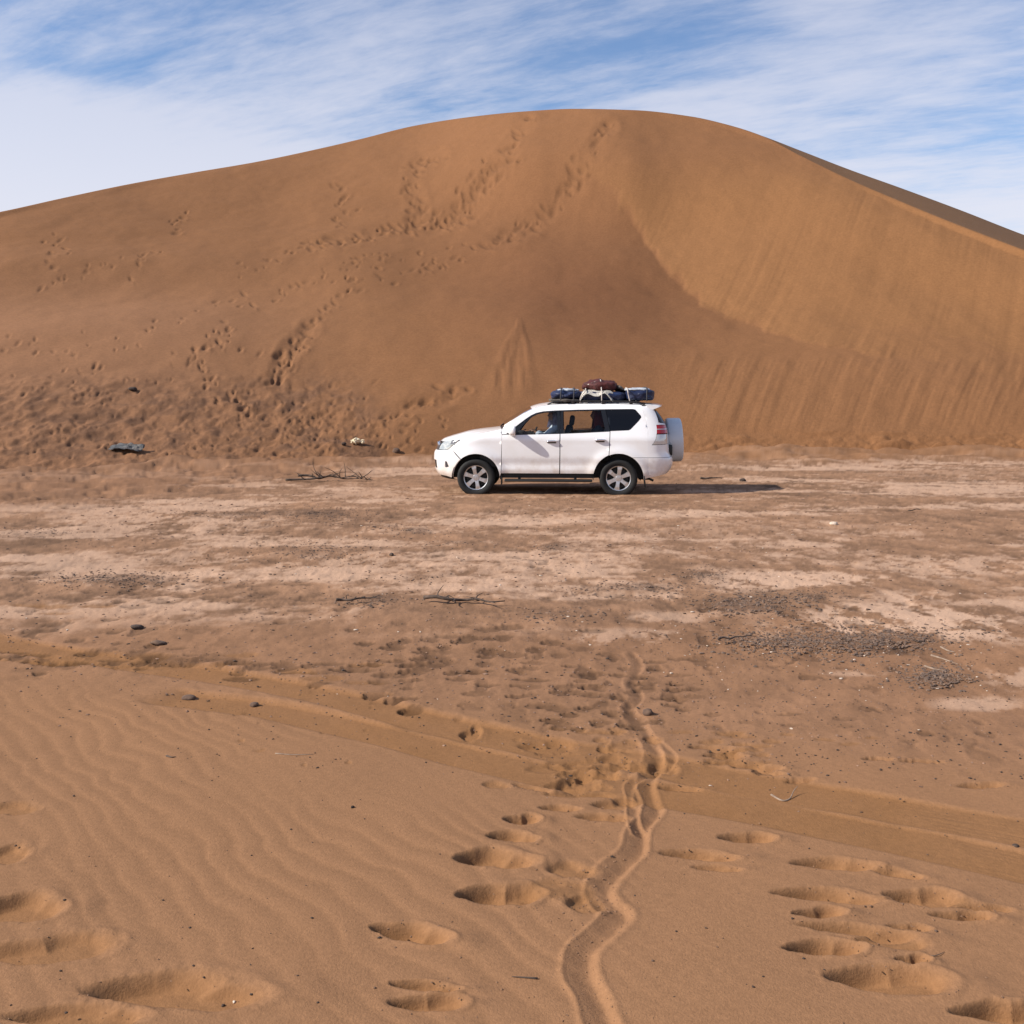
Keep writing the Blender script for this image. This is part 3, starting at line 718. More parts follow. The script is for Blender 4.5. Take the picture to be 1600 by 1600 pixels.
M['rear_glass'] = principled('rear_glass', (.012, .009, .008), .06, 0, .5)

# ------------------------------------------------------------------ the car's surfaces (local: x to the rear from the front axle, near side is -y)
WB = 2.79; WZ = .335; NF = 3.0; NR = 5.0
def vprof(z):      # half width by height
    return float(sinterp(z, [(.25,.86),(.36,.895),(.44,.915),(.52,.915),(.60,.925),(.75,.938),(.95,.938),(1.10,.928),(1.20,.905),(1.26,.885),(1.40,.835),(1.55,.775),(1.68,.715),(1.74,.67),(1.80,.60)]))
def noseA(z): return .2 + float(sinterp(z, [(.28,.74),(.35,.82),(.44,.885),(.55,.915),(.70,.925),(.78,.92),(.83,.905),(.87,.875),(.95,.845),(1.0,.81),(1.06,.74),(1.1,.65),(1.15,.50),(1.3,.3)]))
def tailA(z): return float(sinterp(z, [(.28,.72),(.40,.86),(.50,.945),(.60,.985),(.70,.985),(.76,.95),(.82,.915),(1.0,.905),(1.2,.90),(1.41,.84),(1.55,.76),(1.65,.68),(1.75,.58),(1.8,.52)]))
def flare(x, z):
    f = 0
    for cx_, r0 in ((0, .50), (WB, .52)):
        r_ = math.hypot(x - cx_, z - WZ); s = 1 if z > .3 else 0
        f += .030 * math.exp(-((r_ - r0 + .02) / .10) ** 2) * s
    return f
def halfw(x, z):
    w = vprof(z)
    if x < .2: w *= max(1 - min(.9999, (.2 - x) / noseA(z)) ** NF, 1e-4) ** (1 / NF)
    if x > 2.9: w *= max(1 - min(.9999, (x - 2.9) / tailA(z)) ** NR, 1e-4) ** (1 / NR)
    # sunk band low on the doors and a raised line above it
    if .3 < x < 2.6 and z < 1.0: w += -.012 * math.exp(-((z - .62) / .07) ** 2) + .012 * math.exp(-((z - .50) / .05) ** 2)
    w += .010 * math.exp(-((z - 1.10) / .06) ** 2)
    return w + (flare(x, z) if z < 1.05 else 0)
def hoodT(x): return float(sinterp(x, [(-.50,.99),(-.40,1.055),(-.28,1.10),(-.13,1.15),(.1,1.205),(.32,1.25),(.50,1.285),(.62,1.32)]))
def side(x, z):
    w = halfw(x, z)
    if x < .56:
        T = hoodT(x); k = (z - (T - .12)) / .12
        if k > 0: w -= .055 * min(k, 1.3) ** 2.2
    return (x, -w, z)
def sin_in(p): return Vector((0, 1, 0))
def front(u, z):
    th = u * math.pi / 2; c_ = max(math.cos(th), 0) ** (2 / NF); s_ = abs(math.sin(th)) ** (2 / NF)
    x = .2 - noseA(z) * c_; w = vprof(z) * s_ + (flare(x, z) if z < 1.05 else 0) * s_ + .010 * s_ * math.exp(-((z - 1.10) / .06) ** 2)
    return (x, math.copysign(w, u), z)
def fu(x, z): return -math.acos(min(1, max(0, (.2 - x) / noseA(z))) ** (NF / 2)) * 2 / math.pi
def front_in(p): return Vector((.6 - p.x, -p.y * .9, 0)).normalized()
def rear(u, z):
    th = u * math.pi / 2; c_ = max(math.cos(th), 0) ** (2 / NR); s_ = abs(math.sin(th)) ** (2 / NR)
    x = 2.9 + tailA(z) * c_; w = vprof(z) * s_ + (flare(x, z) if z < 1.05 else 0) * s_ + .010 * s_ * math.exp(-((z - 1.10) / .06) ** 2)
    return (x, math.copysign(w, u), z)
def ru(x, z): return -math.acos(min(1, max(0, (x - 2.9) / tailA(z))) ** (NR / 2)) * 2 / math.pi
def rear_in(p): return Vector((2.8 - p.x, -p.y * .9, 0)).normalized()
def ruy(y, z): return -math.asin(min(1, abs(y) / vprof(z)) ** (NR / 2)) * 2 / math.pi * (1 if y < 0 else -1)
def arc(cx_, r_, a0, a1, n=18): return [(cx_ + r_ * math.cos(math.radians(a0 + (a1 - a0) * k / n)), WZ + r_ * math.sin(math.radians(a0 + (a1 - a0) * k / n))) for k in range(n + 1)]
RF, RR_ = .468, .485
ROOFL = [(.50,1.325),(.56,1.372),(.68,1.45),(.80,1.522),(.92,1.592),(1.04,1.652),(1.15,1.700),(1.27,1.736),(1.5,1.768),(1.9,1.782),(2.3,1.785),(2.8,1.780),(3.2,1.764),(3.40,1.750)]
def roofz(x): return float(sinterp(x, ROOFL))

def build_car():
    t = empty('car', (-.655, 21.03, -.012), math.radians(-3.4))
    tag(t, 'white five-door off-road car loaded on the roof, parked on the flat before the dune', 'car')
    obj = lambda n, b, m_, p=t, **k: link_bm(n, b, m_, p, **k)
    XS = lambda z: 3.36 if z < 1.3 else 3.36 - (z - 1.3) / .45 * .10
    # ---- shell: wings, pillars, roof sides, quarters, rear corners
    shell = bmesh.new()
    def merge(bm):
        me = bpy.data.meshes.new('tmp'); bm.to_mesh(me); bm.free(); shell.from_mesh(me); bpy.data.meshes.remove(me)
    wing = [(-.345,1.078),(-.28,1.10),(-.13,1.15),(.1,1.205),(.32,1.25),(.455,1.276),(.505,1.288),(.512,1.17),(.503,.80),(.493,.42),(.475,.36)] + arc(0, RF, 3, 129, 22) + [(-.453,.862),(-.425,1.0)]
    win_top = [(.60,1.195),(.78,1.34),(.97,1.485),(1.08,1.558),(1.18,1.605),(1.32,1.635),(1.55,1.652),(2.0,1.668),(2.536,1.678),(3.08,1.684),(3.13,1.672),(3.235,1.55),(3.24,1.52),(3.19,1.45),(3.03,1.29),(2.99,1.270),(2.63,1.252)]
    bodyside = [(.517,1.185)] + [(.517,1.29)] + ROOFL[1:-1] + [(XS(1.755),1.755)] + [(XS(z), z) for z in (1.6,1.45,1.3,1.1,.9,.745)] + [(3.06,.745)] + arc(WB, RR_, 57, 112, 14) + [(2.622,1.0),(2.632,1.252)] + win_top[::-1]
    for mir in (False, True):
        merge(panel_bm(wing, side, sin_in, mirror=mir)); merge(panel_bm(bodyside, side, sin_in, mirror=mir, gap=.001))
        # rear corner between quarter and tailgate, lamp cut out
        gate = lambda z: ruy(-.60, z)
        corner = [(ru(XS(z), z), z) for z in (.745,.9,1.1,1.3,1.45,1.6,1.74)] + [(gate(z), z) for z in (1.74,1.70)] + [(ru(3.50,1.66),1.66),(ru(3.545,1.55),1.55),(ru(3.575,1.42),1.42)] + [(gate(z), z) for z in (1.39,1.2,1.0,.85,.745)]
        lampcut = [(ru(3.435,.985),.985),(ru(3.51,1.10),1.10),(ru(3.535,1.22),1.22),(ru(3.53,1.375),1.375),(gate(1.375)-.02,1.375),(gate(1.2)-.02,1.19),(gate(1.0)-.02,1.0)]
        merge(panel_bm(corner, rear, rear_in, holes=[lampcut], mirror=mir, gap=.001))
        redl = [(ru(3.535,1.225),1.205),(ru(3.53,1.37),1.37),(gate(1.37)-.022,1.37),(gate(1.2)-.022,1.205)]
        clr = [(ru(3.445,.992),.992),(ru(3.515,1.10),1.10),(ru(3.537,1.195),1.195),(gate(1.19)-.022,1.195),(gate(1.0)-.022,1.0)]
        tl = obj('tail_light', panel_bm(redl, rear, rear_in, mirror=mir, gap=.004, depth=.04), M['red_lens'])
        obj('reversing_lens', panel_bm(clr, rear, rear_in, mirror=mir, gap=.004, depth=.04), M['clear_lens'], tl)
        z0, z1 = 1.285, 1.30
        obj('lamp_divider', panel_bm([(ru(3.533,z0),z0),(ru(3.532,z1),z1),(gate(z1)-.022,z1),(gate(z0)-.022,z0)], lambda u, z: tuple(Vector(rear(u, z)) - rear_in(Vector(rear(u, z))) * .003), rear_in, mirror=mir, gap=.0005), M['clear_lens'], tl)
    obj('body', shell, M['white'])
    # ---- bonnet
    bm = bmesh.new(); P = []
    for i in range(22):
        s_ = i / 21; row = []
        xs = -.415 + s_ * (.505 + .415); T = hoodT(xs); yT = -side(xs, T)[1]
        xm = -.79 + s_ * (.44 + .79)
        Hc = float(sinterp(xm, [(-.80,.995),(-.785,1.035),(-.74,1.065),(-.6,1.115),(-.4,1.172),(-.2,1.226),(.05,1.266),(.25,1.29),(.45,1.315)]))
        for j in range(25):
            v = -1 + 2 * j / 24; f_ = 1 - abs(v) ** 2.6
            bulge = .012 * (sstep(.62, .52, abs(v)) - .5) * 1.0 * math.sin(math.pi * min(1, s_ + .12))
            row.append((xs + (xm - xs) * f_, v * yT, T + (Hc - T) * f_ + (float(bulge) if abs(v) < .95 else 0)))
        P.append(row)
    bm_grid(bm, P, flip=False)
    e0 = [tuple(Vector(p) + Vector((.03, 0, -.035))) for p in P[0]]; bm_grid(bm, [e0, P[0]])
    obj('bonnet', bm, M['white'])
    # scuttle at the windscreen's foot
    bm = bmesh.new(); bm_grid(bm, [[(x_ + (-.055 + dx) * (1 - abs(v) ** 2.4), v * .80, z_ + .035 * (1 - abs(v) ** 2.4)) for v in np.linspace(-1, 1, 17)] for x_, z_, dx in ((.49,1.272,0),(.56,1.285,-.0),(.63,1.36,-.02))])
    obj('scuttle_panel', bm, M['trim'])
    bm = bmesh.new()
    for y0 in (-.55, .10): bm_tube(bm, [(.46, y0, 1.335), (.50, y0 + .25, 1.375), (.56, y0 + .52, 1.41)], .011, 6)
    obj('wiper', bm, M['trim'])
    # ---- windscreen and roof
    def cross(x_, k, m_=15):
        z_ = roofz(x_); y_ = halfw(x_, z_) ; row = []
        for v in np.linspace(-1, 1, 2 * m_ + 1):
            f_ = 1 - abs(v) ** 2.5
            row.append((x_ - .07 * k * f_, v * y_, z_ + (.05 - .028 * k) * f_ + .02 * k * f_))
        return row
    def lerp_rows(xa, xb, n, ka, kb): return [cross(xa + (xb - xa) * i / n, ka + (kb - ka) * i / n) for i in range(n + 1)]
    bm = bmesh.new(); bm_grid(bm, lerp_rows(.565, 1.10, 10, 1.0, .85)); obj('windscreen', bm, M['screen'])
    bm = bmesh.new(); R1 = lerp_rows(1.10, 1.6, 10, .85, .0) + lerp_rows(1.6, 3.36, 22, 0, 0)[1:]
    bm_grid(bm, R1); last = R1[-1]
    bm_grid(bm, [last, [(p[0] + .05, p[1] * .99, p[2] - .025) for p in last], [(p[0] + .07, p[1] * .98, p[2] - .07) for p in last]])
    obj('roof', bm, M['white'])
    bm = bmesh.new(); bm_grid(bm, [[(p[0] + .02, p[1] * .96, p[2] - .045) for p in row] for row in R1], flip=True)
    obj('headlining', bm, M['interior'])
    # roof rails
    for s_ in (-1, 1):
        bm = bmesh.new()
        zz = lambda x_: roofz(x_) + .055
        bm_tube(bm, [(1.40, s_ * .615, roofz(1.40) + .01)] + [(x_, s_ * .625, zz(x_)) for x_ in (1.52, 1.9, 2.4, 2.9, 3.2)] + [(3.32, s_ * .60, roofz(3.3) + .01)], .016, 8)
        for x_ in (1.9, 2.5, 3.05): bm_box(bm, (x_, s_ * .622, roofz(x_) + .03), (.07, .03, .07), .008)
        obj('roof_rail', bm, M['black'])
    for x_ in (1.62, 2.15, 2.7, 3.15):
        bm = bmesh.new(); bm_tube(bm, [(x_, -.62, roofz(x_) + .075), (x_, .62, roofz(x_) + .075)], .014, 8); obj('cross_bar', bm, M['black'])
    # spoiler
    bm = bmesh.new(); prof = [(3.33,1.80),(3.48,1.797),(3.60,1.785),(3.685,1.765),(3.69,1.752),(3.60,1.715),(3.50,1.665),(3.40,1.70)]
    ys = np.linspace(-1, 1, 15); P = []
    for px_, pz_ in prof + prof[:1]:
        P.append([(px_ - (.10 if px_ > 3.45 else 0) * abs(v) ** 4, v * (.655 - .02 * (px_ - 3.33)), pz_ - .035 * abs(v) ** 3) for v in ys])
    V_ = bm_grid(bm, P); bm.faces.new([r_[0] for r_ in V_[:-1]]); bm.faces.new([r_[-1] for r_ in V_[:-1]][::-1])
    bmesh.ops.recalc_face_normals(bm, faces=bm.faces)
    sp = obj('spoiler', bm, M['white'], smooth=False)
    # ---- front end
    for mir in (False, True):
        hl = [(-.725,.865),(-.655,1.025),(-.575,1.05),(-.4875,1.068),(-.345,1.080),(-.425,.995),(-.56,.888),(-.66,.866)]
        hp = [(fu(x_, z_), z_) for x_, z_ in hl[3:7]] + [(fu(-.64,.872),.868),(-.34,.866),(-.36,1.0),(fu(-.62,1.04),1.04)]
        h = obj('headlight', panel_bm(hp, front, front_in, mirror=mir, gap=.003, depth=.05), M['headlens'])
        ins = [(fu(-.48,1.062),1.062),(fu(-.352,1.076),1.076),(fu(-.43,1.0),1.0),(fu(-.52,.985),.985)]
        obj('indicator_lens', panel_bm(ins, lambda u, z: tuple(Vector(front(u, z)) - front_in(Vector(front(u, z))) * .003), front_in, mirror=mir, gap=.001, depth=.003), M['lamp_dark'], h)
    gr = [(-.33,.865),(-.33,1.0),(0,1.01),(.33,1.0),(.33,.865)]
    g = obj('grille', panel_bm(gr, front, front_in, gap=.002), M['lamp_dark'])
    for k in range(7):
        bm = bmesh.new(); u0 = -.27 + k * .09; a = Vector(front(u0, .95)); bm_box(bm, (a.x + .012, a.y, .945), (.03, .035, .13), .006); obj('grille_bar', bm, M['chrome'], g)
    top = [(u, .858) for u in np.linspace(-.60, .60, 13)]
    lip = [(fu(-.457,.862),.862), (fu(-.428,.985),.985), (fu(-.555,.880),.880), (fu(-.66,.862),.861)]
    bump = lip + [(u, .858) for u in np.linspace(-.36, .36, 9)] + [(-a_, b_) for a_, b_ in lip[::-1]]
    ar = arc(0, RF, 131, 178, 10)
    lowr = [(fu(x_, z_), z_) for x_, z_ in ar] + [(fu(-.50,.35),.325),(fu(-.60,.36),.35)] + [(u, .36) for u in (-.35,-.2,0,.2,.35)] + [(-fu(-.60,.36),.35),(-fu(-.50,.35),.325)] + [(-fu(x_, z_), z_) for x_, z_ in ar[::-1]]
    fog = lambda s_: [(s_ * .63,.545),(s_ * .60,.64),(s_ * .565,.65),(s_ * .555,.53),(s_ * .58,.52)]
    mouth = [(-.33,.50),(-.33,.66),(.33,.66),(.33,.50)]
    fb = obj('front_bumper', panel_bm(bump + lowr[::-1], front, front_in, holes=[fog(-1), fog(1), mouth], gap=.002), M['white'])
    deep = lambda u, z: tuple(Vector(front(u, z)) + front_in(Vector(front(u, z))) * .018)
    for s_ in (-1, 1): obj('fog_light', panel_bm(fog(s_), deep, front_in, gap=-.004), M['lamp_dark'], fb)
    obj('air_intake', panel_bm(mouth, deep, front_in, gap=-.004), M['black'], fb)
    bm = bmesh.new(); bm_grid(bm, [[tuple(Vector(front(u, .36)) + Vector((dx, 0, dz))) for u in np.linspace(-.62, .62, 21)] for dx, dz in ((.02,.0),(.06,-.05),(.14,-.075))]); obj('chin_guard', bm, M['black'], fb)
    # ---- doors
    fd = [(.508,1.178),(.60,1.188),(.78,1.180),(1.1,1.188),(1.648,1.203),(1.646,.80),(1.640,.42),(.496,.42),(.506,.80)]
    rd = [(1.654,1.203),(2.1,1.222),(2.626,1.250),(2.614,1.0),(2.602,.79)] + arc(WB, RR_ + .004, 113, 170, 14) + [(2.30,.42),(1.648,.42),(1.652,.80)]
    wf = [(.595,1.194),(.78,1.342),(.97,1.487),(1.08,1.560),(1.18,1.607),(1.32,1.637),(1.55,1.654),(1.654,1.656),(1.655,1.205)]
    gf = [(.80,1.198),(.90,1.335),(1.01,1.455),(1.10,1.525),(1.20,1.575),(1.34,1.607),(1.592,1.622),(1.602,1.212)]
    wr = [(1.660,1.205),(1.660,1.656),(2.0,1.670),(2.538,1.680),(2.628,1.250)]
    grr = [(1.715,1.218),(1.708,1.628),(2.0,1.638),(2.455,1.648),(2.535,1.255)]
    inset_side = lambda d: (lambda x_, z_: (lambda p: (p[0], p[1] + d, p[2]))(side(x_, z_)))
    for mir in (False, True):
        sgn = 1 if mir else -1
        for outline, frame, gl, hx, hz, oname in ((fd, wf, gf, 1.49, 1.055, 'front_door'), (rd, wr, grr, 2.435, 1.080, 'rear_door')):
            d = obj(oname, panel_bm(outline, side, sin_in, mirror=mir, gap=.0055, depth=.035), M['white'])
            obj('window_frame', panel_bm(frame, inset_side(.010), sin_in, holes=[gl], mirror=mir, gap=.0, depth=.05), M['trim'], d)
            obj('window', panel_bm(gl, inset_side(.022), sin_in, mirror=mir, gap=-.002, depth=.001, step=.08), M['glass'], d)
            yh = halfw(hx, hz)
            bm = bmesh.new(); pts = [(hx - .095, sgn * (yh - .005), hz - .004), (hx - .07, sgn * (yh + .028), hz), (hx, sgn * (yh + .034), hz + .003), (hx + .07, sgn * (yh + .028), hz + .002), (hx + .095, sgn * (yh - .005), hz)]
            bm_tube(bm, smooth_path(pts, 4), .017, 8); h = obj('handle', bm, M['chrome'], d)
            bm = bmesh.new(); bm_box(bm, (hx, sgn * (yh + .002), hz - .018), (.17, .008, .042), .003); obj('handle_recess', bm, M['trim'], h)
            # inner door card
            x0, x1 = (.56, 1.63) if oname == 'front_door' else (1.68, 2.36)
            bm = bmesh.new(); bm_box(bm, ((x0 + x1) / 2, sgn * .80, .84), (x1 - x0, .05, .68), .01); obj('door_card', bm, M['interior'], d)
        qg = [(2.634,1.254),(2.545,1.679),(3.08,1.685),(3.13,1.673),(3.236,1.55),(3.24,1.52),(3.19,1.45),(3.03,1.291),(2.99,1.272)]
        obj('quarter_window', panel_bm(qg, inset_side(.008), sin_in, mirror=mir, gap=.001, depth=.01), M['privacy'])
        # mirror
        bm = bmesh.new(); cy_ = sgn * 1.035
        b2 = blob_bm((.745, cy_, 1.262), (.105, .115, .096), 20, 14, lambda d_: Vector((d_.x if d_.x < .35 else .35, math.copysign(abs(d_.y) ** .75, d_.y), math.copysign(abs(d_.z) ** .75, d_.z))))
        mm = obj('door_mirror', b2, M['white'])
        bm_box(bm, (.715, sgn * .93, 1.20), (.09, .10, .05), .01); obj('mirror_foot', bm, M['trim'], mm)
        bm = bmesh.new(); bm_box(bm, (.785, cy_, 1.262), (.006, .17, .13), .002); obj('mirror_glass', bm, M['chrome'], mm)
        # running board and sill
        bm = bmesh.new(); bm_box(bm, (1.42, sgn * .885, .285), (1.72, .17, .045), .018, seg=3); rb = obj('running_board', bm, M['steel'])
        for x_ in (.85, 1.95):
            bm = bmesh.new(); bm_box(bm, (x_, sgn * .80, .32), (.05, .12, .06)); obj('bracket', bm, M['black'], rb)
        # wheel arch liners
        for cx_, r_ in ((0, RF + .002), (WB, RR_ + .002)):
            bm = bmesh.new(); P = []
            for y_ in (-.935, -.90, -.50):
                P.append([(x_, (y_ + .012 if k_ else y_) * -sgn, z_) for k_, (x_, z_) in enumerate(arc(cx_, r_ + (.012 if y_ > -.93 else .0), -4, 184, 28))])
            P = [[(x_, -sgn * -abs(min(abs(y_), halfw(x_, max(z_, .3)) - (.022 if ii == 0 else .0))) if ii == 0 else sgn * abs(y_), z_) for (x_, y_, z_) in row] for ii, row in enumerate(P)]
            P = [[(x_, sgn * abs(y_), z_) for (x_, y_, z_) in row] for row in P]
            bm_grid(bm, P); ring = P[-1]; c0 = bm.verts.new((cx_, sgn * .50, WZ)); vs_ = [bm.verts.new(p) for p in ring]
            for a_, b_ in zip(vs_, vs_[1:]): bm.faces.new((c0, a_, b_))
            obj('wheel_arch_liner', bm, M['black'])
        bm = bmesh.new(); bm_box(bm, (WB + .51, sgn * .80, .28), (.02, .26, .26), .006, Matrix.Rotation(math.radians(-8), 3, 'Y')); obj('mud_flap', bm, M['black'])
        bm = bmesh.new(); bm_box(bm, (.50, sgn * .80, .30), (.02, .24, .20), .006); obj('mud_flap', bm, M['black'])
        # bumper side piece
        bs = [(3.06,.74)] + [(XS(.7),.74),(XS(.5),.5),(XS(.4),.345),(3.285,.315)] + arc(WB, RR_, -2, 57, 14)
        obj('bumper_side', panel_bm(bs, side, sin_in, mirror=mir, gap=.001), M['white'])
    # ---- rear
    zt = lambda y_, z_: (ruy(y_, z_), z_)
    tg = [zt(-.595, z_) for z_ in (.75,.9,1.05,1.16)] + [zt(.595, z_) for z_ in (1.16,1.05,.9,.75)]
    tailg = obj('tailgate', panel_bm(tg, rear, rear_in, gap=.003), M['white'])
    rg = [zt(-.59, 1.165), zt(-.59, 1.385), (ru(3.58,1.43),1.43), (ru(3.55,1.55),1.55), (ru(3.505,1.655),1.655), zt(-.56,1.70), zt(.56,1.70), (-ru(3.505,1.655),1.655), (-ru(3.55,1.55),1.55), (-ru(3.58,1.43),1.43), zt(.59,1.385), zt(.59,1.165)]
    obj('rear_window', panel_bm(rg, rear, rear_in, gap=.003), M['rear_glass'], tailg)
    rb_ = [(ru(XS(z_), z_), z_) for z_ in (.74,.6,.5)] + [(ru(XS(.4),.36),.345),(ru(3.6,.40),.385),(-.3,.42),(.3,.42),(-ru(3.6,.40),.385),(-ru(XS(.4),.36),.345)] + [(-ru(XS(z_), z_), z_) for z_ in (.5,.6,.74)]
    slot = lambda s_: [(s_ * -ru(3.81,.52),.50),(s_ * -ru(3.84,.6),.585),(s_ * .36,.60),(s_ * .36,.54)]
    rbp = obj('rear_bumper', panel_bm(rb_, rear, rear_in, holes=[slot(1), slot(-1)], gap=.001), M['white'])
    rdeep = lambda u, z: tuple(Vector(rear(u, z)) + rear_in(Vector(rear(u, z))) * .014)
    for s_ in (1, -1): obj('reflector', panel_bm(slot(s_), rdeep, rear_in, gap=-.002), M['lamp_dark'], rbp)
    bm = bmesh.new(); bm_tube(bm, [(3.2, -.45, .30), (3.42, -.47, .29), (3.50, -.47, .255)], .024, 10); obj('exhaust_pipe', bm, M['steel'])
    # spare wheel in its hard cover, on a dark bracket
    bm = bmesh.new(); n_ = 40
    prof = [(.0, .315), (.24, .318), (.39, .312), (.428, .298), (.441, .27), (.446, .15), (.448, .04), (.43, .0), (.0, .0)]
    bm_lathe(bm, prof, n_, 'x'); bmesh.ops.recalc_face_normals(bm, faces=bm.faces)
    sw = obj('spare_wheel_cover', bm, M['cover_shade'], loc=(3.80, .08, 1.035)); sw.rotation_euler = (0, math.radians(-2.5), 0)
    bm = bmesh.new(); bm_box(bm, (3.80, -.42, .86), (.15, .16, .22), .03); bm_box(bm, (3.80, -.30, .70), (.10, .3, .14), .03); obj('spare_wheel_bracket', bm, M['black'])
    # ---- dark inside of the shell: floor, engine block, chassis
    bm = bmesh.new()
    bm_box(bm, (1.40, 0, .38), (1.80, 1.66, .10)); bm_box(bm, (1.55, 0, .46), (4.0, .98, .16)); bm_box(bm, (-.25, 0, .70), (.72, .96, .62)); bm_box(bm, (.28, 0, .85), (.42, 1.58, .62))
    bm_box(bm, (-.55, 0, .60), (.22, 1.1, .42)); bm_box(bm, (3.35, 0, .60), (.76, 1.0, .34)); bm_box(bm, (3.52, 0, .85), (.28, 1.36, .6)); bm_box(bm, (2.95, -.66, 1.08), (.75, .06, .38)); bm_box(bm, (2.95, .66, 1.08), (.75, .06, .38))
    bm_tube(bm, [(0, -.7, WZ), (0, .7, WZ)], .06); bm_tube(bm, [(WB, -.7, WZ), (WB, .7, WZ)], .07)
    obj('chassis', bm, M['black'], smooth=False)
    # ---- cabin
    bm = bmesh.new(); bm_box(bm, (.72, 0, 1.07), (.42, 1.44, .24), .05, seg=3); bm_box(bm, (.86, -.37, 1.19), (.16, .36, .10), .03); obj('dashboard', bm, M['interior'])
    bm = bmesh.new(); r_ = .19; tilt = Matrix.Rotation(math.radians(25), 3, 'Y'); c0 = Vector((1.10, -.37, 1.135))
    bm_tube(bm, [c0 + tilt @ Vector((0, r_ * math.cos(a), r_ * math.sin(a))) for a in np.linspace(0, 2 * math.pi, 25)], .016, 8, False)
    for a in (0, math.pi, -math.pi / 2): bm_tube(bm, [c0, c0 + tilt @ Vector((0, r_ * math.cos(a), r_ * math.sin(a)))], .014, 6)
    bm_tube(bm, [c0, c0 + Vector((-.25, 0, -.10))], .03, 8); obj('steering_wheel', bm, M['interior'])
    def seat(x_, y_, w_, name='front_seat', heads=(0,)):
        bm = bmesh.new(); bm_box(bm, (x_ - .05, y_, .72), (.52, w_, .17), .05, seg=3)
        bm_box(bm, (x_ + .27, y_, 1.02), (.15, w_, .62), .05, Matrix.Rotation(math.radians(14), 3, 'Y'), 3)
        s_ = obj(name, bm, M['seat'])
        for hy in heads:
            bm = bmesh.new(); bm_box(bm, (x_ + .385, y_ + hy, 1.435), (.10, .25, .19), .04, Matrix.Rotation(math.radians(10), 3, 'Y'), 3)
            for q_ in (-.06, .06): bm_tube(bm, [(x_ + .35, y_ + hy + q_, 1.28), (x_ + .375, y_ + hy + q_, 1.38)], .008, 6)
            obj('head_restraint', bm, M['seat'], s_)
    seat(1.50, -.37, .50); seat(1.50, .37, .50); seat(2.42, 0, 1.36, 'rear_seat', (-.42, .42))
    # ---- wheels
    def wheel(x_, sgn, steer=0):
        bm = bmesh.new(); bm_lathe(bm, [(.0,-.055),(.035,-.055),(.05,-.045),(.055,-.02),(.06,.0),(.0,.0)], 18)
        bm_lathe(bm, [(.155,.03),(.155,.045),(.0,.045)], 24)
        bmesh.ops.recalc_face_normals(bm, faces=bm.faces)
        w = obj('wheel', bm, M['steel']); w.location = (x_, sgn * .845, WZ); w.rotation_euler = (0, random.uniform(0, 1.0), 0 if sgn < 0 else math.pi)
        bm = bmesh.new()
        bm_lathe(bm, [(.205,.10),(.222,-.02),(.228,-.06),(.240,-.066),(.247,-.058),(.240,-.045)], 40)
        for k in range(6):
            a = 2 * math.pi * k / 6; R3 = Matrix.Rotation(a, 3, 'Y')
            sec = [(.045,.048,-.052,-.01),(.11,.040,-.058,-.02),(.17,.045,-.062,-.025),(.232,.062,-.060,-.02)]
            rows = []
            for rr_, hw_, f_, b_ in sec:
                rows.append([bm.verts.new(R3 @ Vector(q)) for q in ((rr_, b_, -hw_), (rr_, f_, -hw_ * .8), (rr_, f_, hw_ * .8), (rr_, b_, hw_))])
            for r0, r1 in zip(rows, rows[1:]):
                for q in range(3): bm.faces.new((r0[q], r0[q + 1], r1[q + 1], r1[q]))
        bm_lathe(bm, [(.062,-.05),(.055,-.062),(.0,-.064)], 18)
        bmesh.ops.recalc_face_normals(bm, faces=bm.faces)
        obj('rim', bm, M['alloy'], w, smooth=False)
        bm = bmesh.new(); bm_lathe(bm, [(.205,.05),(.2,.03),(.215,.0)], 30); bm_lathe(bm, [(.2,.035),(.0,.036)], 24); obj('brake_drum', bm, M['black'], w)
        bm = bmesh.new(); prof = [(.238,-.052),(.262,-.074),(.30,-.086),(.335,-.085),(.357,-.074),(.369,-.055)]
        for yy in (-.04,-.036,-.012,-.008,.02,.024,.05,.054,.08,.084,.11,.114): prof.append((.374 if (len(prof) - 6) % 4 in (0, 3) else .366, yy))
        prof += [(.369,.135),(.357,.154),(.335,.165),(.30,.166),(.262,.15),(.22,.12)]
        rows = bm_lathe(bm, prof, 64)
        for i_, row in enumerate(rows):
            for k, v in enumerate(row):
                if 4 <= i_ <= len(rows) - 5 and k % 2 == 0: v.co.x *= .988; v.co.z *= .988
        obj('tyre', bm, M['rubber'], w)
        return w
    for x_ in (0, WB):
        for s_ in (-1, 1): wheel(x_, s_)
    return t
CAR = build_car()
CM = Matrix.Translation(CAR.location) @ Matrix.Rotation(CAR.rotation_euler.z, 4, 'Z')
def carpt(x, y, z): return CM @ Vector((x, y, z))
CROT = CAR.rotation_euler.z

# ------------------------------------------------------------------ people in the car
M['skin'] = principled('skin', (.22, .11, .065), .55)
M['robe'] = add_bump(add_noise_color(principled('pale_blue_cloth', (.50, .57, .66), .9), (.38, .45, .55), 9), 18, .5, .02)
M['scarf'] = add_bump(principled('grey_lilac_cloth', (.38, .36, .46), .9), 22, .5, .02)
M['dark_cloth'] = add_bump(principled('dark_cloth', (.022, .024, .035), .9), 20, .4, .02)
M['red_cloth'] = add_bump(principled('red_cloth', (.17, .022, .014), .9), 20, .4, .02)
M['hair'] = principled('dark_hair', (.012, .009, .008), .7)

